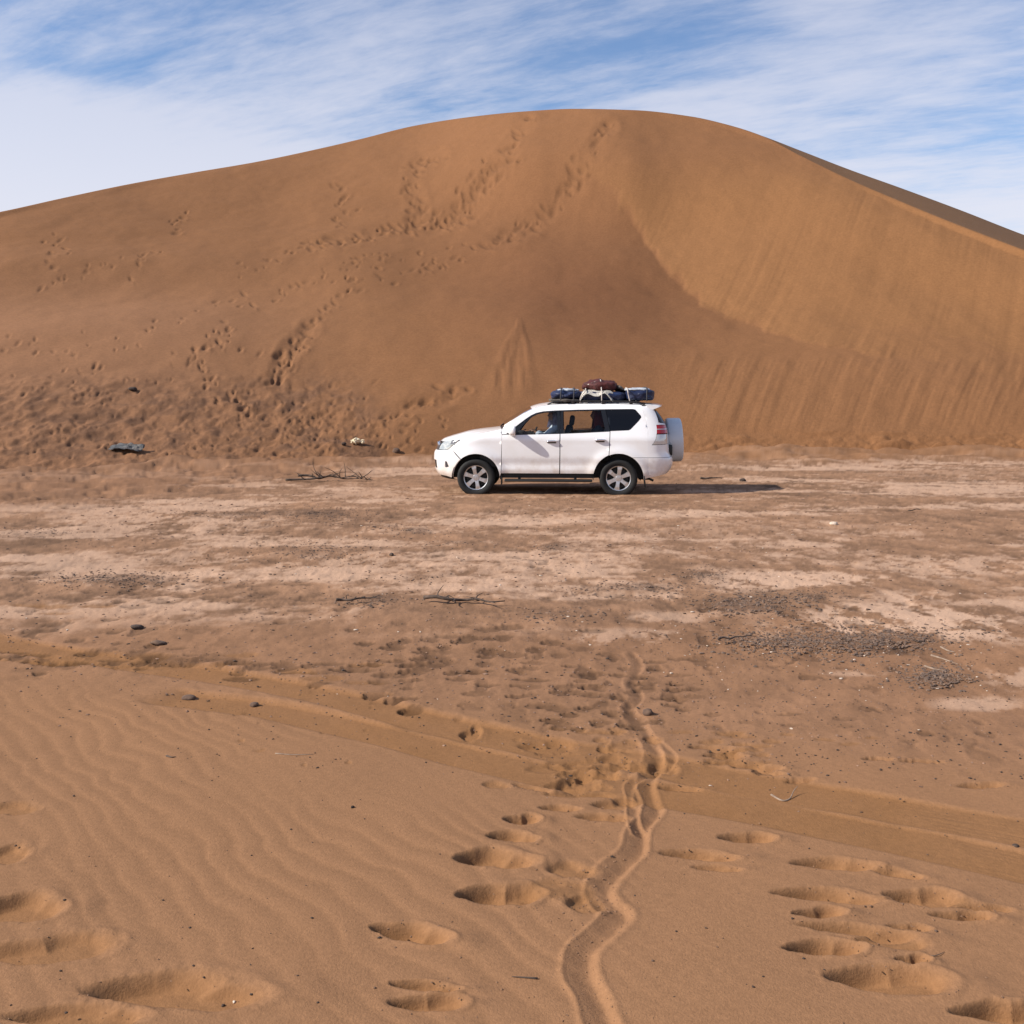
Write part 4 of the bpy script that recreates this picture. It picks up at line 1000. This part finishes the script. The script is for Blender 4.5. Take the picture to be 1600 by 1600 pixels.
def person(name, loc, rotz, label, cloth, scarf, arms, head_turn=0.):
    """seated figure; local: faces -x, origin on the seat, z up"""
    root = empty(name, loc, rotz); tag(root, label, 'person')
    sh = []; body = [[(0, 0, .10, .15), (.02, 0, .25, .13), (.05, 0, .40, .145), (.05, 0, .50, .11), (.04, 0, .56, .055), (.03, 0, .63, .05)]]
    cl = [[(0, 0, .10, .175), (.02, 0, .25, .16), (.05, 0, .40, .17), (.05, 0, .50, .13), (.045, 0, .55, .075)]]
    for s_, (el, wr, tip) in zip((-1, 1), arms):
        shd = (.05, s_ * .19, .48)
        body.append([(.05, 0, .50, .11), (*shd, .055), (*el, .042), (*wr, .028), (*[w + (t - w) * .45 for w, t in zip(wr, tip)], .036)])
        cl.append([(.05, 0, .50, .13), (*shd, .085), (*el, .068), (*[e + (w - e) * .85 for e, w in zip(el, wr)], .058)])
        palm = Vector([w + (t - w) * .45 for w, t in zip(wr, tip)]); d = (Vector(tip) - Vector(wr)).normalized(); q = d.cross(Vector((0, 0, 1))).normalized(); dn = d.cross(q)
        for k, (off, ln) in enumerate(((-.027, .075), (-.009, .088), (.010, .082), (.028, .064))):
            a = palm + q * off + d * .025; b = a + d * ln * .55 + Vector((0, 0, -.006)); c = b + d * ln * .2 + Vector((0, 0, -.032))
            body.append([(*palm, .036), (*a, .011), (*b, .009), (*c, .008)])
        a = palm - q * .038 * (1 if s_ < 0 else -1) + d * -.005; body.append([(*palm, .036), (*a, .012), (*(a + d * .035 + Vector((0, 0, -.02))), .009)])
        kn = (-.40, s_ * .13, .13); ft = (-.52, s_ * .14, -.24)
        body.append([(0, 0, .10, .15), (-.05, s_ * .10, .09, .09), (*kn, .062), (*ft, .045), (ft[0] - .14, ft[1], ft[2] - .03, .04)])
        cl.append([(0, 0, .10, .175), (-.05, s_ * .10, .09, .105), (*kn, .08), (ft[0] + .02, ft[1], ft[2] + .08, .065)])
    b = skin_mesh('person_body', body, M['skin'], root, 1)
    # head with brow, nose, lips and chin joined to the body's mesh
    bm = bmesh.new(); bm.from_mesh(b.data)
    R_ = Matrix.Rotation(head_turn, 3, 'Z'); hc = Vector((.005, 0, .745))
    def face(d):
        x_, y_, z_ = d
        if x_ < 0:
            x_ *= 1 + .10 * math.exp(-((z_ + .75) / .25) ** 2 - (y_ / .4) ** 2)
            x_ -= .28 * math.exp(-((z_ + .12) / .16) ** 2 - (y_ / .14) ** 2)
            x_ += .09 * sum(math.exp(-((z_ - .10) / .10) ** 2 - ((y_ - s_ * .36) / .16) ** 2) for s_ in (-1, 1))
            x_ -= .07 * math.exp(-((z_ + .45) / .07) ** 2 - (y_ / .28) ** 2)
        return Vector((x_, y_ * (1 - .22 * max(0, -z_)), z_))
    h = blob_bm((0, 0, 0), (.098, .078, .118), 28, 22, face)
    for s_ in (-1, 1):
        e = blob_bm((.01, s_ * .078, -.005), (.018, .009, .03), 10, 8); me = bpy.data.meshes.new('t'); e.to_mesh(me); e.free(); h.from_mesh(me); bpy.data.meshes.remove(me)
    for v in h.verts: v.co = R_ @ v.co + hc
    me = bpy.data.meshes.new('t'); h.to_mesh(me); h.free(); bm.from_mesh(me); bpy.data.meshes.remove(me)
    bm.to_mesh(b.data); bm.free(); b.data.polygons.foreach_set('use_smooth', np.ones(len(b.data.polygons), bool))
    for s_ in (-1, 1):
        e = blob_bm(hc + R_ @ Vector((-.082, s_ * .030, .012)), (.011, .013, .009), 10, 8); link_bm('eye', e, M['hair'], b)
    skin_mesh('robe', cl, cloth, root, 2)
    # head cloth: a hood open at the face that falls on the shoulders
    bm = bmesh.new(); P = []
    for i in range(15):
        u = i / 14; row = []
        for j in range(25):
            a = math.radians(62 + (298 - 62) * j / 24)      # open toward -x (a = 180 is +x after the flip below)
            up = math.cos(u * math.pi * .5) if u < .55 else None
            z_ = hc.z + .150 * math.cos(min(u / .55, 1) * math.pi / 2) - max(0, u - .55) / .45 * .26
            r_ = .128 * math.sin(min(u / .55, 1) * math.pi / 2) ** .7 + max(0, u - .55) / .45 * (.075 + .02 * math.sin(5 * a))
            r_ = max(r_, .004)
            row.append(hc * 0 + Vector((hc.x + .018, 0, z_)) + R_ @ Vector((-math.cos(a) * r_ * 1.05, math.sin(a) * r_, 0)))
        P.append(row)
    bm_grid(bm, P); bmesh.ops.solidify(bm, geom=bm.faces[:], thickness=.008)
    link_bm('headscarf', bm, scarf, root)
    return root
person('person', carpt(1.50, -.37, .81), CROT, 'driver in a pale blue robe and hood at the wheel of the white car', M['robe'], M['scarf'],
       [((-.18, -.26, .30), (-.36, -.16, .42), (-.43, -.13, .45)), ((-.18, .26, .30), (-.36, .14, .42), (-.43, .11, .45))], .35)
person('person', carpt(2.36, -.40, .81), CROT, 'passenger in a dark red headscarf on the rear seat by the near window', M['dark_cloth'], M['red_cloth'],
       [((-.10, -.25, .22), (-.26, -.14, .18), (-.34, -.10, .16)), ((-.10, .25, .22), (-.26, .14, .18), (-.34, .10, .16))], .1)

# ------------------------------------------------------------------ roof load
M['blue_tarp'] = add_bump(add_noise_color(principled('navy_tarpaulin', (.006, .012, .045), .5), (.016, .034, .095), 6, .48, .75), 9, .8, .04)
M['pale_tarp'] = add_bump(principled('pale_tarpaulin', (.40, .43, .46), .6), 12, .7, .03)
M['red_bag'] = add_bump(add_noise_color(principled('maroon_cloth', (.075, .010, .008), .75), (.04, .007, .006), 10), 12, .8, .03)
M['white_cloth'] = add_bump(principled('white_cloth', (.78, .74, .66), .9), 14, .6, .02)
M['rope'] = principled('rope', (.55, .50, .45), .9)
M['mat'] = add_noise_color(principled('woven_mat', (.10, .085, .07), .9), (.05, .042, .035), 14)
def soft_bm(c, s, seed, puff=.10, rough=.03, pw=5.0, n=22):
    """a stuffed, creased block"""
    bm = bmesh.new(); bmesh.ops.create_uvsphere(bm, u_segments=n * 2, v_segments=n, radius=1)
    for v in bm.verts:
        d = v.co.normalized(); k = (abs(d.x) ** pw + abs(d.y) ** pw + abs(d.z) ** pw) ** (-1 / pw); p = d * k
        q = Vector((p.x * s[0] / 2, p.y * s[1] / 2, p.z * s[2] / 2))
        w = .9 - 2.2 * abs(float(vnoise(q.x * 6 + seed * 1.7 + q.y * 2, q.y * 5 + q.z * 11))) + float(vnoise(q.x * 7 + seed, q.y * 7 + q.z * 5)) + .6 * float(vnoise(q.x * 15, q.z * 17 + seed + q.y * 9)) + .35 * float(vnoise(q.x * 33 + seed, q.y * 30 + q.z * 31))
        bulge = 1 + puff * (1 - (2 * q.x / s[0]) ** 2) * .5
        v.co = Vector(c) + Vector((q.x, q.y * (1 + puff * .2), q.z * bulge)) + d * w * rough * 1.5
    return bm
def load(name, bm, mat, label, cat):
    o = link_bm(name, bm, mat); bm2 = o
    o.location = (0, 0, 0); o.matrix_world = CM
    return tag(o, label, cat)
RZ = 1.86
fr_b = load('bundle', soft_bm((1.78, 0, RZ + .085), (.62, 1.10, .17), 3, .18, .016, 3.6), M['blue_tarp'], 'small navy tarpaulin bundle at the front of the roof load', 'bundle')
load('sheet', soft_bm((1.80, .15, RZ + .185), (.46, .70, .05), 5, .5, .012, 3), M['pale_tarp'], 'pale grey folded sheet on top of the front navy bundle', 'sheet')
load('mat', soft_bm((1.74, -.05, RZ - .008), (.62, 1.16, .035), 7, .1, .008, 6), M['mat'], 'dark flat mat under the front navy bundle on the roof bars', 'mat')
load('bundle', soft_bm((2.50, .02, RZ + .07), (.98, 1.12, .17), 11, .08, .018, 4), M['blue_tarp'], 'long dark navy bundle under the red bag in the middle of the roof', 'bundle')
load('bundle', soft_bm((3.235, 0, RZ + .095), (.56, 1.14, .19), 15, .05, .012, 7), M['blue_tarp'], 'square navy mattress bundle at the back of the roof load', 'bundle')
load('sheet', soft_bm((3.20, .02, RZ + .203), (.50, 1.0, .045), 17, .3, .010, 5), M['pale_tarp'], 'pale sheet tied flat on top of the rear navy bundle', 'sheet')
# white cloth with hanging corners
bm = bmesh.new(); P = []
for i in range(21):
    u = i / 20; row = []
    for j in range(17):
        v = j / 16 * 2 - 1; x_ = 2.10 + u * .60; y_ = v * .62
        edge = max(0, abs(v) - .72) / .28
        corner = abs(u - .5) * 2
        z_ = RZ + .185 + .02 * float(vnoise(u * 5, v * 4, 9)) - edge * (.05 + .14 * (.5 + .5 * math.cos(u * math.pi * 4 + .3)) * (.4 + .6 * corner))
        z_ -= max(0, corner - .8) * .15
        row.append((x_ - .05 * edge * (1 - u) + .02 * math.sin(9 * v), y_ + (.02 if v > 0 else -.02) * edge, z_))
    P.append(row)
bm_grid(bm, P); bmesh.ops.solidify(bm, geom=bm.faces[:], thickness=.012)
load('cloth', bm, M['white_cloth'], 'white cloth hanging in points from under the red bag', 'cloth')
bag = load('duffel_bag', soft_bm((2.46, -.05, RZ + .275), (.70, .72, .20), 21, .12, .020, 2.8), M['red_bag'], 'bulging dark red cloth bag on top of the roof load', 'bag')
b2 = soft_bm((2.86, -.10, RZ + .235), (.20, .40, .07), 23, .3, .02, 2.4); 
for v in b2.verts: v.co.z -= max(0, v.co.x - 2.84) * .45
o = link_bm('bag_flap', b2, M['mat'], bag)
bm = bmesh.new(); bm_tube(bm, [(2.20, -.33, RZ + .30), (2.35, -.30, RZ + .36), (2.5, -.25, RZ + .35)], .012, 6); link_bm('bag_strap', bm, M['rope'], bag)
def rope(pts, label, r_=.011):
    bm = bmesh.new(); bm_tube(bm, smooth_path(pts, 5), r_, 6); load('rope', bm, M['rope'], label, 'rope')
rope([(2.47, -.62, 1.80), (2.47, -.63, RZ + .10), (2.47, -.46, RZ + .22), (2.46, -.30, RZ + .375), (2.46, -.05, RZ + .40), (2.46, .28, RZ + .36), (2.46, .60, RZ + .12), (2.46, .63, 1.80)], 'pale rope passed over the middle of the red bag')
M['strap'] = principled('dark_strap', (.03, .03, .035), .8)
for x0, lab in ((1.66, 'dark strap over the nose of the front navy bundle'), (1.92, 'dark strap over the back of the front navy bundle'), (3.36, 'dark strap over the back end of the rear navy bundle')):
    top = RZ + (.235 if x0 < 2 else .245); bm = bmesh.new()
    bm_tube(bm, smooth_path([(x0, -.62, 1.84), (x0, -.60, RZ + .10), (x0 + .01, -.48, top - .02), (x0, 0, top), (x0 - .01, .48, top - .02), (x0, .60, RZ + .1), (x0, .62, 1.84)], 4), .014, 6)
    load('strap', bm, M['strap'], lab, 'strap')
rope([(3.03, -.62, 1.82), (3.00, -.62, RZ + .08), (2.98, -.60, RZ + .20), (2.99, -.2, RZ + .23), (2.98, .3, RZ + .22), (2.98, .62, RZ + .06)], 'pale rope round the roof load just ahead of the rear navy bundle')
rope([(2.04, -.62, 1.80), (2.06, -.62, RZ + .06), (2.14, -.60, RZ + .17), (2.16, -.3, RZ + .22), (2.14, .2, RZ + .22), (2.1, .6, RZ + .05)], 'pale rope between the front navy bundle and the white cloth')

# ------------------------------------------------------------------ things lying about
M['stone'] = add_noise_color(principled('dark_stone', (.030, .019, .014), .95), (.075, .048, .034), 30)
M['clod'] = add_noise_color(principled('brown_clod', (.085, .050, .034), .97), (.14, .085, .055), 25)
M['gravel'] = add_noise_color(principled('gravel', (.10, .066, .048), .97), (.19, .12, .08), 12)
M['crust_crumb'] = add_noise_color(principled('crust_crumb', (.15, .085, .055), .97), (.27, .165, .11), 3)
M['wood'] = add_noise_color(principled('dead_wood', (.045, .030, .022), .95), (.11, .075, .055), 20)
M['pale_wood'] = add_noise_color(principled('bleached_wood', (.30, .22, .16), .95), (.20, .14, .10), 30)
M['sheet'] = add_bump(add_noise_color(principled('grey_blue_sheet', (.17, .175, .18), .85), (.24, .22, .20), 4), 6, .6, .03)
M['paper'] = principled('pale_paper', (.78, .66, .44), .8)
M['white_stone'] = add_noise_color(principled('pale_stone', (.62, .52, .42), .9), (.42, .33, .25), 40)
rs = random.Random(23)
def rock_bm(rad, seed, flat=.7, sub=2, knob=.28):
    bm = bmesh.new(); bmesh.ops.create_icosphere(bm, subdivisions=sub, radius=1)
    q = random.Random(seed); sx_, sy_ = q.uniform(.8, 1.35), q.uniform(.7, 1.1)
    for v in bm.verts:
        d = v.co; k = 1 + knob * float(vnoise(d.x * 1.7 + seed * 3.1, d.y * 1.7 + d.z * 1.3)) + knob * .6 * float(vnoise(d.x * 4 + seed, d.z * 4 + d.y * 3))
        v.co = Vector((d.x * sx_, d.y * sy_, d.z * flat)) * k * rad
    return bm
def stone(px, py, rad, label, mat='stone', cat='stone', name='stone', seed=None, flat=.7, p=None):
    rad = rad * .75; p = p or on_ground(px, py); o = link_bm(name, rock_bm(rad, seed or rs.randrange(999), flat), M[mat], loc=p + Vector((0, 0, rad * flat * .45)))
    o.rotation_euler = (rs.uniform(-.2, .2), rs.uniform(-.2, .2), rs.uniform(0, 6)); return tag(o, label, cat)
stone(1587,1324,.022,'small black stone lying in the lower wheel track near the right edge')
stone(1012,1116,.045,'dark brown clod beside the winding trail where the footprints gather','clod','clod','clod')
stone(295,1092,.060,'dark flat clod at the start of the lower wheel track on the left','clod','clod','clod',flat=.35)
stone(397,1103,.040,'dark clod on the edge of the lower wheel track left of centre','clod','clod','clod',flat=.5)
stone(215,982,.060,'small dark clod on the smooth sand above the wheel tracks on the left','stone','clod','clod',flat=.5)
stone(248,1006,.085,'flat dark clod just below the small one above the left wheel track','clod','clod','clod',flat=.3)
stone(1160,752,.10,'dark lump on the flat behind the car beside its shadow','stone','lump','lump',flat=.6)
stone(1302,820,.07,'pale stone on the flat to the right of the car shadow tip','white_stone','stone')
stone(612,868,.045,'black stone on the pale crust in front of the car','stone','stone')
stone(551,1262,.013,'larger black pebble on the rippled sand left of the footprints','stone','pebble','pebble')
stone(349,1572,.010,'black pebble lying inside the big footprint at the bottom left','stone','pebble','pebble')
stone(366,1567,.009,'pale pebble lying inside the big footprint at the bottom left','white_stone','pebble','pebble')
stone(208,609,.20,'dark stone half sunk in the foot of the dune on the left','stone','stone',flat=.5,p=on_dune(208,609))
stone(620,706,.16,'pointed brown clod at the dune foot just left of the car','clod','clod','clod',flat=.8,p=on_dune(620,706))

def branch_bm(pts, rad, n=6):
    bm = bmesh.new(); sp = smooth_path(pts, 4); k = len(sp); bm_tube(bm, sp, [rad * (1 - .75 * i / (k - 1)) for i in range(k)], n); return bm
def dead_branch(px, py, length, ntw, label, rad=.03, ang=0., name='dead_branch', cat='branch', mat='wood', up=.25, seed=1):
    q = random.Random(seed); p = on_ground(px, py); root = empty(name, p, ang); tag(root, label, cat)
    for m_ in range(2 if length > 1 else 1):
        pts = [Vector((-length / 2 + length * i / 6 + (0 if m_ == 0 else .25 * length * (i / 6 - .5) * -1), q.uniform(-.06, .06) * length + m_ * .1, .03 + q.uniform(0, .05) * length)) for i in range(7)]
        link_bm('stem', branch_bm(pts, rad), M[mat], root)
        for t in range(ntw):
            i = q.randrange(1, 6); a = pts[i].lerp(pts[i + 1] if i < 6 else pts[i], q.random()); L = length * q.uniform(.08, .24); d = Vector((q.uniform(-1, 1), q.uniform(-1, 1), q.uniform(-.05, 1) * up * 3)).normalized()
            if a.z + d.z * L < .01: d.z = abs(d.z)
            link_bm('twig', branch_bm([a, a + d * L * .5 + Vector((q.uniform(-.03, .03), q.uniform(-.03, .03), q.uniform(-.02, .03))), a + d * L], rad * .45, 5), M[mat], root)
    return root
dead_branch(515, 752, 1.95, 15, 'tangle of dead dark twigs lying on the flat left of the car', .028, 0, seed=4)
dead_branch(1112, 750, .52, 3, 'charred stick on the flat just behind the car', .03, .1, 'charred_stick', 'stick', up=.05, seed=6)
dead_branch(725, 944, .8, 9, 'dark dry branch lying flat across the middle of the ground', .020, -.25, 'dry_branch', 'branch', up=.05, seed=9)
dead_branch(560, 942, .42, 5, 'small dark broken brushwood left of the dry branch', .014, .2, 'brushwood', 'brushwood', up=.1, seed=12)
dead_branch(1150, 1003, .36, 2, 'thin dark stick at the left end of the dark gravel heap', .010, .35, 'stick', 'stick', up=.05, seed=14)
dead_branch(1430, 800, .3, 3, 'dry twig on the flat at far right of the car shadow', .010, .5, 'dry_twig', 'twig', up=.2, seed=15)
def twig(pxs, label, rad, mat='pale_wood'):
    pts = [on_ground(a, b) for a, b, *_ in pxs]; c = pts[0]
    bm = branch_bm([(p - c) + Vector((0, 0, rad * .6 + (q[2] if len(q) > 2 else 0))) for p, q in zip(pts, pxs)], rad, 6)
    o = link_bm('twig', bm, M[mat], loc=c); tag(o, label, 'twig')
twig([(1205,1243),(1222,1252),(1234,1249),(1240,1243,.02),(1246,1240,.035)], 'bent pale twig sticking up between the two wheel tracks on the right', .006)
twig([(840,1530),(815,1528),(800,1527)], 'short dark twig on the sand at the bottom left of the winding trail', .004, 'wood')
twig([(1440,1492),(1460,1494),(1476,1488)], 'thin dark twig among the footprints on the right', .003, 'wood')
twig([(1455,1025),(1475,1031),(1497,1039)], 'pale stick on the gravel near the right edge', .009)
twig([(1470,1012),(1482,1018),(1492,1020)], 'short pale stick above the longer one near the right edge', .009)
twig([(1445,1042),(1462,1047),(1480,1049)], 'pale stick below the other two near the right edge', .009)
twig([(430,1178),(460,1180),(490,1179)], 'straw lying on the rippled sand below the lower wheel track', .004)
twig([(260,1182),(268,1184),(275,1183)], 'short black splinter on the rippled sand at the left', .006, 'wood')

# grey sheet half buried at the dune's foot
c = on_ground(203, 698); bm = bmesh.new(); P = []
for i in range(15):
    P.append([((j / 22 - .5) * .95 * (1 - .25 * abs(i / 14 - .5)), (i / 14 - .5) * .6, .05 + .025 * i / 14 + .05 * float(vnoise(i * .4, j * .35, 4)) - .06 * (abs(j / 22 - .5) * 2) ** 4) for j in range(23)])
bm_grid(bm, P)
b0 = on_dune(203, 700)
for v in bm.verts:      # it lies on the slope
    q_ = on_dune(203 + v.co.x * 60, 700 - v.co.y * 14); v.co.z = v.co.z * .7 + (q_.z - b0.z) + .04
bmesh.ops.solidify(bm, geom=bm.faces[:], thickness=.01)
tag(link_bm('plastic_sheet', bm, M['sheet'], loc=on_dune(203, 700) + Vector((0, -.25, -.02))), 'grey blue plastic sheet crumpled at the trampled foot of the dune', 'sheet')
c = on_dune(556, 692)
for k, (dx, dz, r_, lab) in enumerate(((0, .06, .13, 'crumpled cream paper at the dune foot left of the car, the larger of two'), (.22, .05, .08, 'small crumpled cream paper right beside the larger one at the dune foot'))):
    o = link_bm('crumpled_paper', rock_bm(r_, 40 + k, .7, 3, .5), M['paper'], loc=c + Vector((dx, -.1, dz)), smooth=False); tag(o, lab, 'paper')
stone(560, 690, .10, 'charred lump beside the crumpled paper at the dune foot', 'stone', 'lump', 'lump', p=on_dune(538, 694) + Vector((0, -.1, 0)))

# countable pebbles near the camera and on the middle ground; shared meshes
protos = [rock_bm(1, 300 + k, .6, 1, .35) for k in range(6)]; pm = []
for k, b in enumerate(protos):
    me = bpy.data.meshes.new('pebble'); b.to_mesh(me); b.free(); me.materials.append(M['stone' if k < 5 else 'clod']); me.polygons.foreach_set('use_smooth', np.ones(len(me.polygons), bool)); pm.append(me)
def scatter(n, box, rr, label, group, mats=6):
    for _ in range(n):
        px_, py_ = rs.uniform(box[0], box[2]), rs.uniform(box[1], box[3]); p = on_ground(px_, py_); r_ = rs.uniform(*rr) * rs.uniform(.6, 1)
        o = bpy.data.objects.new('pebble', pm[rs.randrange(mats)]); C.objects.link(o)
        o.location = p + Vector((0, 0, r_ * .25)); o.scale = (r_, r_ * rs.uniform(.6, 1), r_ * rs.uniform(.6, 1)); o.rotation_euler = (0, 0, rs.uniform(0, 6)); tag(o, label, 'pebble', group)
scatter(46, (0, 1150, 720, 1590), (.004, .009), 'tiny dark pebble lying on the rippled sand at the lower left', 'pebbles on the rippled sand')
scatter(30, (1000, 1230, 1600, 1590), (.004, .008), 'tiny dark pebble lying on the sand among the footprints at lower right', 'pebbles among the right footprints')
scatter(40, (280, 1090, 900, 1200), (.005, .010), 'small dark pebble scattered along the lower wheel track', 'pebbles along the wheel track')
scatter(110, (1060, 1040, 1600, 1230), (.006, .012), 'small dark pebble strewn on the brown ground right of the trail', 'pebbles right of the trail')
for k, (a, b) in enumerate([(1436,1141),(780,812),(565,822),(845,900),(1082,957),(1110,1228),(1060,822),(556,985)]):
    p = on_ground(a, b); o = bpy.data.objects.new('pale_pebble', pm[0].copy()); o.data.materials.clear(); o.data.materials.append(M['white_stone']); C.objects.link(o)
    r_ = .018 if b < 1100 else .008; o.scale = (r_, r_ * .8, r_ * .7); o.location = p + Vector((0, 0, r_ * .3)); tag(o, 'tiny pale pebble on the ground', 'pebble', 'pale pebbles')

# gravel and litter nobody could count, one joined mesh each
def gravel(name, label, spots, mat, tri=1):
    """spots: (px, py, spread x, spread y, n, rmin, rmax)"""
    q = random.Random(len(label)); base = []
    for k in range(5):
        b = rock_bm(1, 500 + k, .6, 0, .4); b.verts.ensure_lookup_table(); base.append((np.array([v.co[:] for v in b.verts]), np.array([[v.index for v in f.verts] for f in b.faces]))); b.free()
    VV, FF, off = [], [], 0
    for (a, b, sx_, sy_, n, r0, r1) in spots:
        for _ in range(n):
            px_ = q.gauss(a, sx_ * .62); py_ = q.gauss(b, sy_ * .62)
            if py_ < 735 or py_ > 1650: continue
            p = on_ground(px_, py_); r_ = r0 * (r1 / r0) ** (q.random() ** 2)
            v, f = base[q.randrange(5)]; t = q.uniform(0, 6.28); c_, s_ = math.cos(t), math.sin(t)
            w = v * (r_ * q.uniform(.8, 1.3), r_ * q.uniform(.6, 1), r_ * q.uniform(.5, 1)); VV.append(np.stack([w[:, 0] * c_ - w[:, 1] * s_ + p.x, w[:, 0] * s_ + w[:, 1] * c_ + p.y, w[:, 2] + p.z + r_ * .15], 1)); FF.append(f + off); off += len(v)
    me = bpy.data.meshes.new(name); me.from_pydata(np.concatenate(VV).tolist(), [], np.concatenate(FF).tolist()); me.materials.append(mat)
    o = bpy.data.objects.new(name, me); C.objects.link(o); return tag(o, label, None, None, 'stuff')
gravel('dark_gravel', 'dark gravel lying in streaks and low heaps across the flat', [(a, b, sx_, sy_ * 1.2, int(sx_ * sy_ * k * .9), .006, .020) for (a, b, sx_, sy_, k) in GRIT] + [(1300,1003,190,28,620,.006,.024),(1190,940,80,16,300,.008,.028),(1465,1056,60,18,200,.006,.02)], M['gravel'])
gravel('small_grit', 'fine dark grit scattered over the ground', [(800,1000,900,120,700,.004,.014),(1300,1100,420,130,800,.003,.009),(800,850,900,110,500,.008,.020),(800,1300,900,260,260,.0015,.004),(300,1100,500,60,200,.003,.008)], M['stone'])
gravel('brown_grit', 'brown crumbs of dried crust broken up over the flat', [(800,860,1000,110,1900,.006,.022),(800,1000,1000,90,1700,.005,.015),(1250,1100,500,100,1000,.004,.010),(500,800,600,50,600,.010,.030),(1300,800,600,60,700,.010,.026)], M['crust_crumb'])
gravel('straw_litter', 'pale straw and shell bits scattered over the flat', [(1200,980,600,120,90,.006,.014),(700,880,700,90,70,.008,.018),(1400,1030,200,40,40,.006,.016)], M['white_stone'])

# crumbs of sand kicked out of the footprints
M['sand_crumb'] = add_noise_color(principled('sand_crumb', (.225, .122, .064), .97), (.17, .09, .05), 60)
gravel('sand_crumbs', 'crumbs of sand kicked out around the near footprints', [(a + hl * .7, b + hh_ * .5, hl * 1.5, hh_ * 2.2, 16, .002, .007) for (a, b, hl, hh_, dp, ln) in PRINTS if hl > 32 and b > 1150] + [(a, b, 60, 30, 26, .002, .006) for a, b in TRAIL if b > 1180], M['sand_crumb'])
